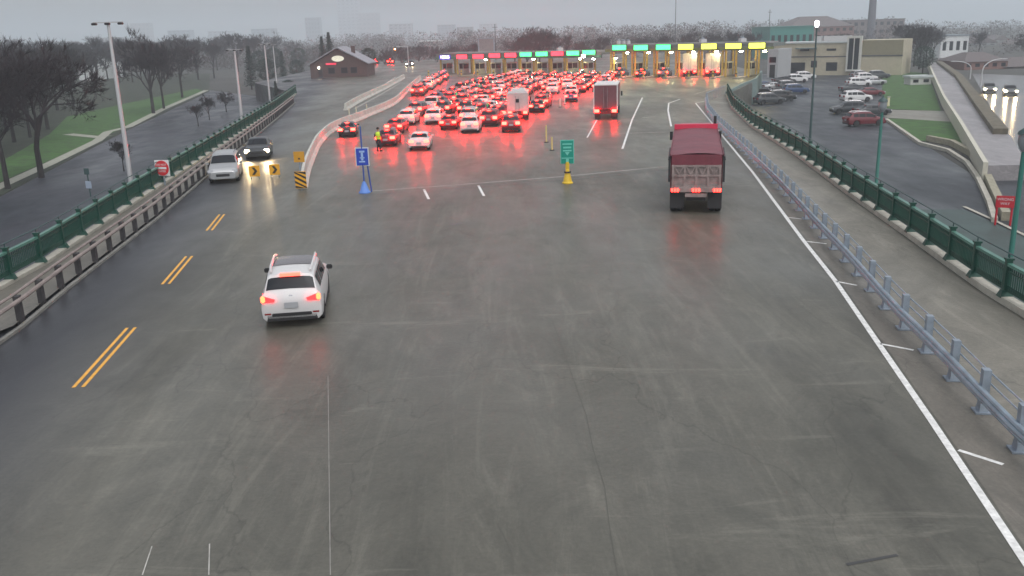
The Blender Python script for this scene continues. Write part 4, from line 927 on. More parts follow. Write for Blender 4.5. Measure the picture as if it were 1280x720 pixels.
# ------------------------------------------------------------------ person
def person(loc, rz):
    e = empty('person', loc, rz, 'person in a yellow hi-vis vest and dark trousers standing beside the dark red car', 'person')
    J = {'pel': (0, 0, .95, .15), 'wai': (0, 0, 1.1, .135), 'che': (0, .0, 1.32, .165), 'nek': (0, .0, 1.5, .06), 'hd0': (0, -.015, 1.58, .075), 'hd1': (0, -.02, 1.68, .1), 'hd2': (0, -.01, 1.75, .07)}
    E = [('pel', 'wai'), ('wai', 'che'), ('che', 'nek'), ('nek', 'hd0'), ('hd0', 'hd1'), ('hd1', 'hd2')]
    for s, n in ((-1, 'l'), (1, 'r')):
        J.update({'hip' + n: (s * .1, 0, .88, .1), 'kne' + n: (s * .12, -.03, .48, .065), 'ank' + n: (s * .13, .02, .09, .045), 'toe' + n: (s * .15, -.14, .04, .04),
                  'sho' + n: (s * .2, 0, 1.42, .065), 'elb' + n: (s * .3, .03, 1.14, .05), 'wri' + n: (s * .27, -.14, .95 + (.12 if s > 0 else 0), .032), 'pal' + n: (s * .26, -.2, .92 + (.14 if s > 0 else 0), .04)})
        E += [('pel', 'hip' + n), ('hip' + n, 'kne' + n), ('kne' + n, 'ank' + n), ('ank' + n, 'toe' + n), ('che', 'sho' + n), ('sho' + n, 'elb' + n), ('elb' + n, 'wri' + n), ('wri' + n, 'pal' + n)]
        for k in range(4):
            fx = (k - 1.5) * .02
            J['f%s%d' % (n, k)] = (s * .26 + fx, -.26 - .01 * (k % 3), .90 + (.15 if s > 0 else 0), .009); J['g%s%d' % (n, k)] = (s * .26 + fx, -.285, .87 + (.15 if s > 0 else 0), .008)
            E += [('pal' + n, 'f%s%d' % (n, k)), ('f%s%d' % (n, k), 'g%s%d' % (n, k))]
        J['th' + n] = (s * .22, -.23, .91 + (.15 if s > 0 else 0), .011); E.append(('pal' + n, 'th' + n))
    ks = list(J); me = bpy.data.meshes.new('body'); me.from_pydata([J[k][:3] for k in ks], [(ks.index(a), ks.index(b)) for a, b in E], [])
    o = bpy.data.objects.new('body', me); C.objects.link(o); sk = o.modifiers.new('s', 'SKIN'); 
    for i, k in enumerate(ks):
        v = me.skin_vertices[0].data[i]; v.radius = (J[k][3], J[k][3] * (.75 if k in ('che', 'wai', 'pel') else 1)); v.use_root = (k == 'pel')
    o.modifiers.new('u', 'SUBSURF').levels = 1
    dg = bpy.context.evaluated_depsgraph_get(); new = bpy.data.meshes.new_from_object(o.evaluated_get(dg)); bpy.data.objects.remove(o)
    new.materials.clear()
    for m_ in (mat('dark_trousers', (.02, .022, .03), .8), mat('skin', (.4, .24, .17), .6), mat('dark_sleeve', (.03, .035, .05), .8)): new.materials.append(m_)
    for p_ in new.polygons:
        p_.use_smooth = True; c = p_.center
        p_.material_index = 1 if c.z > 1.5 or (c.y < -.17 and .8 < c.z < 1.15) else (2 if c.z > 1.0 else 0)
    b_ = bpy.data.objects.new('body', new); C.objects.link(b_); b_.parent = e
    v = MB().lathe([(.18, .93), (.185, 1.1), (.20, 1.3), (.2, 1.4), (.12, 1.49)], n=20); v.v = [Vector((q.x * 1.05, q.y * .78, q.z)) for q in v.v]
    v.build('vest', mat('hi_vis_yellow', (.55, .8, .04), .6, emis=None), e, True)
    st_ = MB().lathe([(.205, 1.12), (.207, 1.17)], n=20); st_.v = [Vector((q.x * 1.04, q.y * .78, q.z)) for q in st_.v]; st_.build('reflective_strip', mat('orange_strip', (.8, .3, .05), .4), e, True)
    hh = MB().lathe([(.1, 1.7), (.115, 1.75), (.09, 1.82), (.03, 1.85)], (0, .0, 0), 14); hh.build('hair', mat('dark_hair', (.02, .015, .012), .8), e, True)
    fc = MB()
    for s in (-1, 1): fc.box((s * .035, -.115, 1.69), (.02, .015, .012))
    fc.box((0, -.12, 1.665), (.02, .03, .04)); fc.box((0, -.112, 1.625), (.045, .012, .01)); fc.build('face', MATS['skin'], e, bevel=.003)
    bt = MB()
    for s in (-1, 1): bt.box((s * .14, -.05, .05), (.1, .28, .1), s * .1)
    bt.build('boots', black, e, bevel=.02)
g = G(474, 189); person((g.x, g.y, 0), R_(160))
# ------------------------------------------------------------------ parked cars
LOTC = [('suv', 1080, 158, 84, 'maroon', 'maroon suv parked sideways nearest the railing in the right lot'), ('suv', 1060, 143, 276, 'charcoal', 'dark grey suv just behind the maroon suv'), ('sedan', 1090, 145, 84, 'charcoal', 'dark sedan tucked behind the maroon suv near the grass'),
        ('suv', 1070, 128, 84, 'white', 'white suv alone in the middle of the right parked row'), ('sedan', 1087, 121, 84, 'maroon', 'maroon sedan beyond the white suv next to the lawn'), ('sedan', 1066, 116, 84, 'charcoal', 'dark sedan behind the white suv at the lane side'),
        ('suv', 1073, 109, 84, 'white', 'white suv in the farther pair of the right parked row'), ('sedan', 1092, 107, 84, 'silver', 'silver sedan in the far right corner of the parked row'), ('suv', 1082, 102, 84, 'white', 'farther white suv in front of the tan building'), ('suv', 1098, 99, 84, 'charcoal', 'dark suv at the tan building end of the right row'), ('suv', 1076, 99, 84, 'grey', 'grey suv at the lane side of the building end'),
        ('minivan', 994, 104, 82, 'white', 'white van parked nearest the tan building entrance'), ('suv', 1006, 100, 82, 'white', 'white suv behind the white van at the building'), ('suv', 986, 113, 82, 'charcoal', 'dark suv directly below the white van'), ('sedan', 968, 113, 82, 'silver', 'pale sedan in the far part of the left parked row'),
        ('suv', 994, 118, 82, 'blue', 'dark blue suv at the lane side of the left parked row'), ('sedan', 972, 121, 82, 'charcoal', 'dark sedan in the middle of the left parked row'), ('sedan', 955, 122, 82, 'black', 'black sedan against the wall in the left parked row'), ('suv', 962, 131, 82, 'charcoal', 'charcoal suv nearest the railing in the left parked row'), ('sedan', 944, 116, 82, 'charcoal', 'dark sedan in the corner beside the curving wall'), ('suv', 980, 106, 82, 'black', 'black suv between the white van and the pale sedan'), ('sedan', 956, 112, 82, 'blue', 'dark blue sedan in the far corner near the truck canopy'), ('suv', 976, 127, 82, 'black', 'black suv second from the railing in the left parked row'), ('sedan', 940, 127, 82, 'grey', 'grey car half hidden by the curving wall')]
for kind, x, y, hdg, col, lb in LOTC:
    g = G(x, y - 1, LOW); put(kind, (g.x, g.y, LOW), hdg, lb, col, False, 'cars parked in the right lot')
# oncoming cars at far right
for i, (x, y) in enumerate([(1236, 116), (1262, 119)]):
    g = G(x, y, LOW); put('suv', (g.x, g.y, LOW), 204, ['left', 'right'][i] + ' of two cars with glaring headlights on the far right road', 'grey', False, 'oncoming cars on the right road', heads=True); beam((g.x, g.y, LOW), 204, 500)
# vehicles far up the left street
for i, (x, y, kind, col, lb) in enumerate([(470, 80, 'sedan', 'charcoal', 'far dark car with one red glow left of the street end'), (489, 80, 'suv', 'black', 'far dark suv with red lights in the middle of the street end'), (513, 83, 'suv', 'charcoal', 'far suv with bright lights below the traffic signal')]):
    g = G(x, y); put(kind, (g.x, g.y), 0 if i < 2 else 180, lb, col, i < 2, 'cars far up the left street', heads=(i == 2))
b = G(527, 90); e = empty('traffic_signal', (b.x - 3, b.y, 0), 0, 'traffic signal with an amber light over the far end of the left street', 'traffic signal')
hz_ = 6.0; MB().lathe([(.12, 0), (.08, hz_)], n=8).build('pole', pole_m, e, True); MB().tube((0, 0, hz_), (-3.6, 0, hz_), .06, n=6).build('arm', pole_m, e)
MB().box((-3.0, 0, hz_ - .5), (.4, .3, 1.1)).build('housing', black, e, bevel=.03)
MB().box((-3.0, -.17, hz_ - .5), (.26, .05, .26)).build('amber_lens', mat('lit_amber_lens', (.8, .4, .05), .3, emis=(1, .45, .1), es=30), e, bevel=.03)
# ------------------------------------------------------------------ buildings
def windows(par, w, h, xs, zs, y, m=glass, frame=None):
    for z in zs:
        for x in xs:
            o = MB().box((x, y, z), (w, .06, h)).build('window', frame or black, par); MB().box((x, y - .035, z), (w * .88, .02, h * .88)).build('pane', m, o)
# tan building
A = G(966, 94, LOW); Bp = G(1127, 94, LOW); d = (Bp - A); L = d.length; ang = math.atan2(d.y, d.x)
tan = mat('tan_masonry', (.42, .38, .28), .7, var=.1, scale=1); tand = mat('brown_cladding', (.22, .20, .13), .7, var=.1); stripe = mat('dark_band', (.08, .08, .09), .6)
e = empty('office_building', A, ang, 'long tan two storey building with a dark glazed stair bay behind the parking lot', 'building')
MB().box((L * .33, 6, 3.7), (L * .66, 12, 7.4)).build('wall', tan, e); MB().box((L * .33, 5.9, 7.55), (L * .67, 12.4, .3)).build('roof_edge', mat('pale_coping', (.42, .45, .45), .6), e)
MB().box((L * .33, -.04, 4.3), (L * .66, .08, .25)).build('band', stripe, e)
MB().box((L * .83, 5.5, 3.95), (L * .33, 11, 7.9)).build('wing_wall', tan, e); MB().box((L * .83, -.06, 6.2), (L * .33, .14, 3.3)).build('cladding', tand, e)
MB().box((L * .83, -.08, 4.4), (L * .332, .14, .25)).build('band', stripe, e)
MB().box((L * .64, -.5, 4.9), (L * .11, 1.2, 8.0)).build('stair_bay', mat('pale_frame', (.5, .5, .46), .6), e, bevel=.05)
for x in (L * .618, L * .662): MB().box((x, -1.12, 4.9), (L * .035, .05, 7.0)).build('bay_glass', glass, e)
windows(e, 2.6, 2.0, [L * .47], [2.0], -.03); windows(e, 1.4, 1.6, [L * .03, L * .33], [2.6], -.03); windows(e, 3.6, 2.6, [L * .20], [1.7], -.03); windows(e, 2.2, 2.2, [L * .09], [1.6], -.03)
windows(e, 2.2, .5, [L * .25, L * .46], [5.9], -.03)
MB().box((L * .27, -1.0, 6.3), (4.6, 2.0, .25)).build('awning', mat('slate_awning', (.12, .16, .16), .6), e)
for i, x in enumerate((.32, .40, .45, .5, .55)):
    u = empty('rooftop_unit', e.location + Vector((math.cos(ang) * L * x - math.sin(ang) * 4, math.sin(ang) * L * x + math.cos(ang) * 4, 7.7)), ang, ORD[i] + ' from the left of the rooftop units on the tan building', 'rooftop unit', 'units on the tan building roof')
    MB().box((0, 0, .65), (1.5 + .5 * (i % 2), 1.6, 1.3)).build('casing', pole_m, u, bevel=.05); MB().lathe([(.45, 1.3), (.45, 1.5)], n=12).build('fan', black, u)
def simple_building(name, px0, px1, pyt, Y, wallm, roofm, lab, depth=15, nx=6, nz=2, roof='flat', pane=glass, zb=LOW, rise=3.0, cat='building', group=None):
    a = atY(px0, 60, Y); b = atY(px1, 60, Y); zt = atY((px0 + px1) / 2, pyt, Y).z; w = b.x - a.x; h = zt - zb
    e = empty(name, ((a.x + b.x) / 2, Y, zb), 0, lab, cat, group)
    hw = h if roof == 'flat' else h - rise
    MB().box((0, depth / 2, hw / 2), (w, depth, hw)).build('wall', wallm, e)
    if roof == 'flat': MB().box((0, depth / 2, hw + .2), (w + .5, depth + .5, .4)).build('roof', roofm, e)
    elif roof == 'hip':
        i = min(w * .3, rise * 2.2); MB().add([(-w / 2 - .4, -.4, hw), (w / 2 + .4, -.4, hw), (w / 2 + .4, depth + .4, hw), (-w / 2 - .4, depth + .4, hw), (-w / 2 + i, depth * .4, h), (w / 2 - i, depth * .4, h), (w / 2 - i, depth * .6, h), (-w / 2 + i, depth * .6, h)],
            [(0, 1, 5, 4), (1, 2, 6, 5), (2, 3, 7, 6), (3, 0, 4, 7), (4, 5, 6, 7), (3, 2, 1, 0)]).build('roof', roofm, e)
    elif roof == 'gable':
        MB().add([(-w / 2 - .6, -.5, hw - .2), (w / 2 + .6, -.5, hw - .2), (w / 2 + .6, depth + .4, hw - .2), (-w / 2 - .6, depth + .4, hw - .2), (0, -.5, h), (0, depth + .4, h)], [(0, 4, 5, 3), (4, 1, 2, 5), (0, 1, 4), (3, 5, 2), (3, 2, 1, 0)]).build('roof', roofm, e)
    ww = w / nx * .5; wh = hw / nz * .42
    for j in range(nz):
        for i in range(nx):
            MB().box((-w / 2 + (i + .5) * w / nx, -.03, (j + .55) * hw / nz), (ww, .08, wh)).build('window', pane, e)
    return e, w, hw, h
teal = mat('teal_sheet', (.03, .2, .17), .5, var=.1); redbr = mat('brick_red_brown', (.19, .10, .085), .8, var=.2); greyw = mat('grey_render', (.30, .31, .32), .7, var=.1); whiteb = mat('white_sheet', (.62, .64, .64), .6)
slate = mat('slate_roof', (.12, .10, .10), .7, var=.2)
simple_building('warehouse', 962, 1016, 34, 330, teal, mat('teal_roof', (.04, .18, .16), .5), 'low teal sheet metal building behind the tan building', 25, 7, 1)
simple_building('apartment_block', 985, 1066, 20, 460, redbr, slate, 'large brown hipped roof building on the skyline behind the tan building', 30, 10, 3, 'hip', rise=5)
simple_building('apartment_block', 1056, 1128, 25, 520, mat('dull_brick', (.16, .13, .13), .8, var=.2), slate, 'long dull brick block around the foot of the chimney', 28, 9, 3)
simple_building('house', 1176, 1210, 45, 300, whiteb, mat('blue_grey_roof', (.2, .24, .27), .6), 'white house with a grey roof at the top of the pale ramp', 12, 4, 1, 'flat')
simple_building('house', 1208, 1262, 66, 225, redbr, slate, 'low brown house behind the curved street lamps on the right', 14, 5, 1, 'hip', rise=2)
simple_building('house', 1258, 1330, 72, 225, mat('dark_brown_wall', (.10, .07, .06), .8), slate, 'dark brown house at the right edge above the oncoming cars', 14, 5, 1, 'hip', rise=2)
ranr = random.Random(5)
for i, (x0, x1, yt, Y) in enumerate([(1215, 1245, 46, 420), (1240, 1262, 44, 500), (1262, 1290, 50, 430), (1200, 1222, 42, 600), (1140, 1160, 38, 500), (1285, 1320, 46, 460)]):
    simple_building('house', x0, x1, yt, Y, [greyw, whiteb, redbr][i % 3], slate, 'far %s house, %s of the cluster between the ramp and the lake' % (['grey', 'white', 'brown'][i % 3], ORD[i]), 12, 3, 2, 'gable', rise=2.5, group='far houses by the lake')
# chimney
b = atY(1088, 45, 520); b.z = LOW; h = atY(1088, -25, 520).z - LOW
e = empty('chimney_stack', b, 0, 'tall dark slender chimney stack rising out of frame behind the tan building', 'chimney')
MB().lathe([(2.4, 0), (2.0, h * .5), (1.6, h)], n=16).build('shaft', mat('dark_brick_stack', (.09, .09, .11), .8), e, True); MB().lathe([(1.8, h - .1), (1.8, h + .8)], n=16).build('rim', stripe, e)
# brick gabled building
a = G(384, 98); b = G(457, 98); w = b.x - a.x; brick = mat('dark_red_brick', (.075, .045, .04), .85, var=.25, scale=3)
e = empty('gabled_shop', ((a.x + b.x) / 2, a.y, 0), 0, 'brick shop with wide gable, oval white sign and red fascia strip', 'shop'); e.scale = (.88, .88, .88)
hw, h = 3.4, 7.2
MB().box((0, 7, hw / 2), (w, 14, hw)).build('wall', brick, e)
MB().add([(-w / 2, .02, hw), (w / 2, .02, hw), (0, .02, h - .3), (-w / 2, .5, hw), (w / 2, .5, hw), (0, .5, h - .3)], [(0, 1, 2), (3, 5, 4), (0, 2, 5, 3), (1, 4, 5, 2)]).build('gable_wall', brick, e)
rf_ = MB()
for s in (-1, 1):
    rf_.add([(s * (w / 2 + .6), -.6, hw - .35), (0, -.6, h), (0, 14.4, h), (s * (w / 2 + .6), 14.4, hw - .35), (s * (w / 2 + .6), -.6, hw - .1), (0, -.6, h + .25), (0, 14.4, h + .25), (s * (w / 2 + .6), 14.4, hw - .1)], [(0, 1, 2, 3), (4, 5, 6, 7), (0, 1, 5, 4), (2, 3, 7, 6), (0, 3, 7, 4), (1, 2, 6, 5)])
rf_.build('roof', mat('pale_grey_roof', (.27, .27, .30), .6), e)
ov = MB().lathe([(1, 0), (1, .12)], n=28); ov.v = [Vector((q.x * 1.55, -.05 - q.z, 4.6 + q.y * .72)) for q in ov.v]; ov.build('oval_sign', mat('lit_oval_sign', (.7, .68, .55), .5, emis=(1, .95, .75), es=.25), e)
MB().box((-1.8, -.1, 3.35), (2.6, .14, .45)).build('red_fascia', mat('lit_red_fascia', (.6, .03, .06), .5, emis=(1, .05, .12), es=.5), e)
windows(e, 1.7, 1.5, [-1.8, 1.4, 3.8], [1.7], -.02); MB().box((-4.6, -.02, 1.1), (1.1, .1, 2.2)).build('door', black, e)
MB().box((-4.9, -.25, 2.5), (.35, .25, .5)).build('wall_lamp', mat('lit_wall_lamp', (.8, .8, .7), .4, emis=(1, .95, .8), es=10), e)
MB().box((3, 6, h - .9), (.9, .9, 2.4)).build('chimney', brick, e)
# distant city at left and centre
cityc = [mat('tower_concrete', (.30, .31, .33), .7), mat('tower_glass', (.14, .17, .2), .3), mat('tower_brick', (.2, .16, .15), .8)]
for i, (x0, x1, yt, Y) in enumerate([(x0, x1, yt, Y * 1.9) for x0, x1, yt, Y in [(425, 452, -10, 1700), (384, 402, 22, 1300), (450, 476, 16, 1700), (488, 516, 30, 1100), (548, 570, 31, 1200), (572, 592, 34, 900), (600, 622, 30, 1300), (212, 240, 38, 1200), (166, 190, 29, 1500), (262, 292, 39, 1300), (316, 345, 36, 1200), (120, 150, 47, 1000), (60, 92, 52, 1100), (0, 40, 54, 900), (716, 745, 34, 1100), (770, 800, 33, 1200)]]):
    simple_building('city_block', x0, x1, yt, Y, cityc[i % 3], slate, 'hazy %s on the skyline, %s of the far city buildings' % ('tall tower' if i == 0 else 'city block', ORD[i]), 30, 5, 6 if i else 14, group='far city buildings in the haze')
simple_building('warehouse', 93, 120, 66, 330, whiteb, whiteb, 'pale flat roofed building glimpsed through the left trees', 20, 4, 1)
simple_building('warehouse', 524, 550, 52, 420, greyw, whiteb, 'low white roofed shed left of the blue sign behind the street end', 20, 4, 1)
simple_building('shed', 1142, 1168, 97, 178, mat('shed_white', (.5, .5, .48), .6), MATS['pale_coping'], 'small white shed standing on the lawn beside the ramp', 3, 2, 1)
p = G(1110, 133, LOW); e = empty('marker_post', p, 0, 'short cream marker post on the lawn beside the parked cars', 'post'); MB().box((0, 0, .65), (.35, .3, 1.3), 0, .85).build('post', mat('cream_post', (.65, .6, .4), .6), e, bevel=.04); MB().box((0, 0, 1.36), (.42, .36, .12)).build('cap', kerbm, e)
# ------------------------------------------------------------------ trees
def bare_tree(seed, h=11.0, levels=5, spread=.55):
    rn = random.Random(seed); tr = MB(); cr = MB()
    def grow(p, d, ln, r, lv):
        k = 2 if lv < 2 else 1; q = p; dd = d
        for i in range(k):
            q2 = q + dd * (ln / k); (tr if lv == 0 else cr).tube(q, q2, r * (1 - .35 * i / k), r * (1 - .35 * (i + 1) / k), 6 if lv < 2 else 3, False)
            dd = (dd + Vector((rn.uniform(-.18, .18), rn.uniform(-.18, .18), rn.uniform(-.02, .12)))).normalized(); q = q2
        if lv >= levels:
            for i in range(6):
                b = p + (q - p) * rn.uniform(.3, 1); e1 = b + dd * ln * .6 + Vector((rn.uniform(-.3, .3), rn.uniform(-.3, .3), rn.uniform(-.1, .35)))
                cr.add([b, b + Vector((.045, .03, .03)), e1], [(0, 1, 2)])
            return
        nb = [5, 4, 4, 4, 3][lv]
        for i in range(nb):
            t = rn.uniform(.35, 1) if lv else rn.uniform(.55, 1)
            b = p + (q - p) * t; az = rn.uniform(0, 6.283); tilt = rn.uniform(.35, .95) * (1 if lv else .8) * spread / .55
            s = dd.orthogonal().normalized(); s.rotate(Matrix.Rotation(az, 3, dd)) if False else None
            u = dd.orthogonal().normalized(); v = dd.cross(u); nd = (dd * math.cos(tilt) + (u * math.cos(az) + v * math.sin(az)) * math.sin(tilt)); nd.z += .12; nd.normalize()
            grow(b, nd, ln * rn.uniform(.55, .78), max(.012, r * .5), lv + 1)
    grow(Vector((0, 0, 0)), Vector((0, 0, 1)), h * .38, h * .02, 0)
    return tr, cr
TREES = []
for s in range(5):
    tr, cr = bare_tree(40 + s, 11, 5, [.5, .6, .55, .7, .45][s])
    e = empty('bare_tree', (0, 0, -80)); tr.build('trunk', bark, e, True); cr.build('crown', twig, e); register(e); TREES.append(e)
def leafy(seed, kind):
    rn = random.Random(seed); m = MB(); n = 2600
    for i in range(n):
        z = rn.random(); az = rn.uniform(0, 6.283)
        if kind == 'cone': r = (1 - z) ** .8 * 2.0 * (.55 + .45 * math.sin(az * 3 + z * 20)) * rn.uniform(.4, 1); p = Vector((r * math.cos(az), r * math.sin(az), .8 + z * 8))
        else:
            r = 2.6 * math.sqrt(max(0, 1 - (2 * z - 1) ** 2)) * rn.uniform(.6, 1) * (1 + .25 * math.sin(az * 4 + z * 9)); p = Vector((r * math.cos(az), r * math.sin(az), 1.5 + z * 5))
        a = Vector((rn.uniform(-1, 1), rn.uniform(-1, 1), rn.uniform(-.6, .4))) * .38; b = Vector((rn.uniform(-1, 1), rn.uniform(-1, 1), rn.uniform(-.6, .4))) * .38
        m.add([p, p + a, p + b], [(0, 1, 2)])
    return m
EVER = []
for s, k in ((1, 'cone'), (2, 'round')):
    e = empty('evergreen_tree', (0, 0, -80)); MB().tube((0, 0, 0), (0, 0, 5), .18, .08, 8).build('trunk', bark, e, True); leafy(s, k).build('crown', ever, e); register(e); EVER.append(e)
used = set()
def tree(p, sc, lab, group, kind='bare', k=None):
    src = (TREES if kind == 'bare' else EVER)[k if k is not None else rnt.randrange(5 if kind == 'bare' else 2)]
    if src.name not in used:
        used.add(src.name); o = src; o.location = p; o.rotation_euler = (0, 0, rnt.uniform(0, 6.28)); o.scale = (sc,) * 3; tag(o, lab, None, group)
    else: o = copy_tree(src, p, rnt.uniform(0, 6.28), lab, group, None, sc)
    o['category'] = 'tree'; return o
rnt = random.Random(3)
# grove on the left: rows running back from the lawn
rows = [('first', [(x, y) for x, y in [(10, 236), (52, 222), (-60, 240)]], 1.25),
        ('second', [(-30, 200), (-46, 190), (-14, 196), (-5, 186), (18, 178), (38, 172), (60, 162)], 1.2),
        ('third', [(-40, 168), (-28, 162), (-14, 168), (-4, 158), (8, 165), (14, 156), (20, 150), (36, 148), (52, 142), (72, 138), (92, 132)], 1.3),
        ('fourth', [(0, 132), (15, 130), (30, 126), (46, 123), (60, 120), (76, 118), (94, 116), (118, 113), (192, 142), (205, 136)], 1.3),
        ('fifth', [(-20, 113), (15, 112), (48, 109), (78, 106), (93, 105), (108, 103), (122, 102), (135, 101), (150, 104), (166, 103), (186, 102), (206, 104), (228, 122)], 1.3),
        ('sixth', [(0, 99), (20, 98), (38, 98), (56, 97), (72, 96), (90, 95), (106, 94), (124, 93), (140, 92), (156, 95), (172, 97), (188, 96), (204, 96), (225, 98), (248, 100), (268, 98)], 1.5),
        ('seventh', [(20, 88), (60, 87), (100, 86), (140, 85), (180, 86), (215, 87), (245, 88), (272, 88), (298, 90), (320, 88)], 1.55),
        ('eighth', [(0, 80), (50, 80), (95, 79), (150, 79), (200, 79), (240, 79), (280, 80), (315, 80), (345, 81), (372, 80)], 1.5)]
for nm, L_, sc in rows:
    for i, (x, y) in enumerate(L_):
        g = G(x, y, LOW); tree((g.x, g.y, LOW), sc * rnt.uniform(.85, 1.1), 'bare park tree, %s from the left in the %s row back from the street' % (ORD[i], nm), 'bare trees in the left park')
for i, (x, y, sc) in enumerate([(262, 150, .4), (248, 158, .35), (283, 140, .4), (155, 214, .3)]):
    g = G(x, y, LOW); tree((g.x, g.y, LOW), sc, ['thin leafless sapling in the middle of the three by the left street', 'thin leafless sapling, leftmost of the three by the left street', 'thin leafless sapling nearest the second light pole', 'small bare shrub behind the tallest light pole'][i], 'saplings along the left street')
for i, (x, y, sc, k, lb) in enumerate([(347, 136, .55, 0, 'small dark evergreen at the far end of the left railing'), (362, 124, .6, 1, 'round dark bush left of the street mouth'), (355, 104, 1.0, 0, 'dark conifer left of the brick shop'), (372, 100, .9, 1, 'dark round evergreen beside the brick shop'), (335, 108, 1.1, 1, 'round evergreen behind the third light pole'), (315, 112, 1.2, 0, 'tall conifer between the second and third light poles'), (405, 90, 1.0, 0, 'tall conifer behind the left roof slope of the shop'), (414, 88, 1.12, 0, 'tall conifer rising over the shop ridge'), (462, 92, .9, 1, 'dark shrub at the right wall of the shop'), (344, 92, 1.4, 1, 'large dark evergreen behind the thin pole'), (375, 88, 1.3, 1, 'broad evergreen behind the shop gable'), (326, 96, 1.3, 1, 'broad evergreen at the back of the park edge')]):
    g = G(x, y, LOW if x < 380 else 0); tree((g.x, g.y, LOW if x < 380 else 0), sc, lb, 'evergreens around the brick shop', 'ever', k)
for i, (x, Y, sc) in enumerate([(478, 290, .9), (500, 300, 1.0), (522, 310, 1.0), (545, 300, .9), (566, 310, 1.0), (590, 300, .9), (642, 280, 1.1), (658, 270, 1.3), (674, 265, 1.45), (690, 270, 1.35), (706, 280, 1.1), (728, 290, 1.0), (752, 290, 1.0), (780, 290, 1.1), (806, 300, 1.1), (834, 290, 1.1), (862, 300, 1.15), (890, 290, 1.1), (915, 300, 1.15), (940, 290, 1.1)]):
    b = atY(x, 50, Y); tree((b.x, Y, LOW + .5), sc * .95, 'bare tree behind the canopies, %s from the left' % (ORD[i] if i < 18 else ['nineteenth', 'twentieth'][i - 18]), 'bare trees behind the canopies')
for i, (x, Y, sc) in enumerate([(1145, 250, 1.15), (1152, 235, 1.2), (1160, 260, 1.2), (1168, 280, 1.0), (1130, 300, 1.1), (1225, 300, .9), (1290, 260, .9)]):
    b = atY(x, 50, Y); tree((b.x, Y, LOW), sc, 'bare tree right of the tan building, %s from the left' % ORD[[1, 2, 3, 4, 0, 5, 6][i]], 'bare trees right of the tan building')
g = G(1153, 92, LOW); tree((g.x, g.y, LOW), .95, 'dark evergreen at the top of the lawn right of the tan building', 'evergreens on the right', 'ever', 1)
# distant woods, one mass
def woods(name, spans, seed, m, lab):
    rn = random.Random(seed); mb = MB()
    for x0, x1, Y, h, n in spans:
        for i in range(n):
            px = rn.uniform(x0, x1); yy = Y * rn.uniform(.93, 1.07); b = atY(px, 50, yy); R = rn.uniform(3.5, 6.5) * Y / 500; hh = h * rn.uniform(.6, 1.15)
            for k in range(120):
                az = rn.uniform(0, 6.28); z = rn.random(); r = R * math.sqrt(max(0, 1 - (1.6 * z - .6) ** 2)) * rn.uniform(.5, 1)
                p = Vector((b.x + r * math.cos(az), yy + r * math.sin(az), LOW + z * hh)); s = R * .10
                mb.add([p, p + Vector((rn.uniform(-s, s), rn.uniform(-s, s), rn.uniform(0, s * 1.6))), p + Vector((rn.uniform(-s, s), rn.uniform(-s, s), rn.uniform(-s, s)))], [(0, 1, 2)])
    o = mb.build(name, m); tag(o, lab, 'woods', None, 'stuff')
woods('distant_woods', [(-200, 400, 430, 9.5, 420), (-300, 500, 800, 12.5, 300), (380, 1000, 400, 9, 260), (560, 980, 560, 13, 260), (400, 1150, 900, 13.5, 240), (980, 1150, 420, 9, 60), (1120, 1500, 620, 9, 120), (1120, 1500, 330, 5, 40)], 9, mat('far_wood_twigs', (.07, .055, .052), .95, var=.35, scale=.02), 'hazy grey brown woods along the whole skyline')
# remove prototypes that were never placed
for o in (suv0, sedan0, van0, pick0):
    for nd in [KIDS[o.name]]:
        def kill(n):
            for k in n[1]: kill(k)
            bpy.data.objects.remove(n[0])
        kill(nd)
# ------------------------------------------------------------------ haze
hz = MB().box((0, 2700, 50), (9000, 6500, 118)); ho = tag(hz.build('haze', None), 'thin grey rain haze over the whole scene', 'haze', None, 'stuff')
ho.data.materials.clear(); hm = bpy.data.materials.new('haze_air'); hm.use_nodes = True; nt = hm.node_tree
for n in list(nt.nodes): nt.nodes.remove(n)
out = nt.nodes.new('ShaderNodeOutputMaterial'); pv = nt.nodes.new('ShaderNodeVolumePrincipled'); pv.inputs['Color'].default_value = (.88, .95, 1, 1); pv.inputs['Density'].default_value = .0007; pv.inputs['Anisotropy'].default_value = .2
nt.links.new(pv.outputs[0], out.inputs['Volume']); ho.data.materials.append(hm)
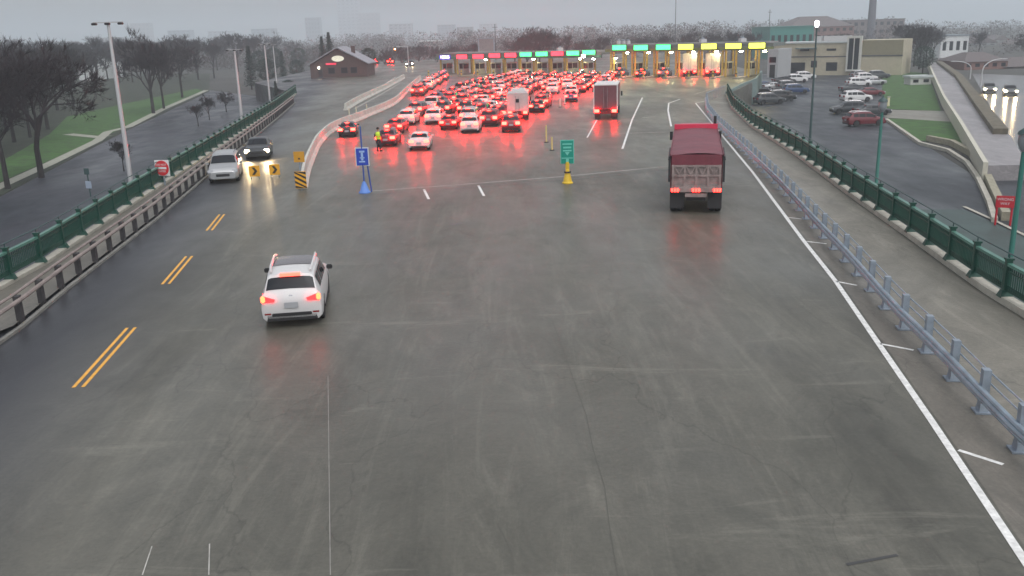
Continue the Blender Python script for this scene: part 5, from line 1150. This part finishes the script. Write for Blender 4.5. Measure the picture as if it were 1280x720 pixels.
# ------------------------------------------------------------------ sky, sun
w = bpy.data.worlds.new('World'); scene.world = w; w.use_nodes = True; nt = w.node_tree; N = nt.nodes; bg = N['Background']
SE, SR = R_(58), R_(150)
sky = N.new('ShaderNodeTexSky'); sky.sky_type = 'NISHITA'; sky.sun_disc = False; sky.sun_elevation = SE; sky.sun_rotation = SR; sky.air_density = 1.5; sky.dust_density = 4; sky.ozone_density = 1
hs = N.new('ShaderNodeHueSaturation'); hs.inputs['Saturation'].default_value = .22; nt.links.new(sky.outputs[0], hs.inputs['Color'])
tc = N.new('ShaderNodeTexCoord'); mp = N.new('ShaderNodeMapping'); mp.inputs['Scale'].default_value = (1, 1, 4); nz = N.new('ShaderNodeTexNoise'); nz.inputs['Scale'].default_value = 3; nz.inputs['Detail'].default_value = 5
nt.links.new(tc.outputs['Generated'], mp.inputs[0]); nt.links.new(mp.outputs[0], nz.inputs['Vector'])
cr = N.new('ShaderNodeValToRGB'); cr.color_ramp.elements[0].position = .3; cr.color_ramp.elements[1].position = .7; cr.color_ramp.elements[0].color = (.84, .84, .88, 1); cr.color_ramp.elements[1].color = (1, 1, 1, 1)
nt.links.new(nz.outputs['Fac'], cr.inputs[0])
mx = N.new('ShaderNodeMix'); mx.data_type = 'RGBA'; mx.blend_type = 'MULTIPLY'; mx.inputs[0].default_value = 1
nt.links.new(hs.outputs[0], mx.inputs[6]); nt.links.new(cr.outputs[0], mx.inputs[7]); nt.links.new(mx.outputs[2], bg.inputs[0]); bg.inputs[1].default_value = .12
sd = bpy.data.lights.new('sun', 'SUN'); sd.energy = .5; sd.angle = R_(100); sd.color = (1, .97, .92); so = bpy.data.objects.new('sun', sd); C.objects.link(so)
sdir = Vector((math.sin(SR) * math.cos(SE), math.cos(SR) * math.cos(SE), math.sin(SE))); so.rotation_euler = sdir.to_track_quat('Z', 'Y').to_euler()
vs = scene.view_settings; vs.view_transform = 'Standard'; vs.look = 'None'; vs.gamma = 1; vs.use_curve_mapping = False; vs.exposure = .58
cy = scene.cycles; cy.use_denoising = True; cy.max_bounces = 6; cy.diffuse_bounces = 3; cy.glossy_bounces = 3; cy.volume_bounces = 3; cy.transparent_max_bounces = 8; cy.sample_clamp_indirect = 4; cy.sample_clamp_direct = 0
cy.volume_step_rate = 5
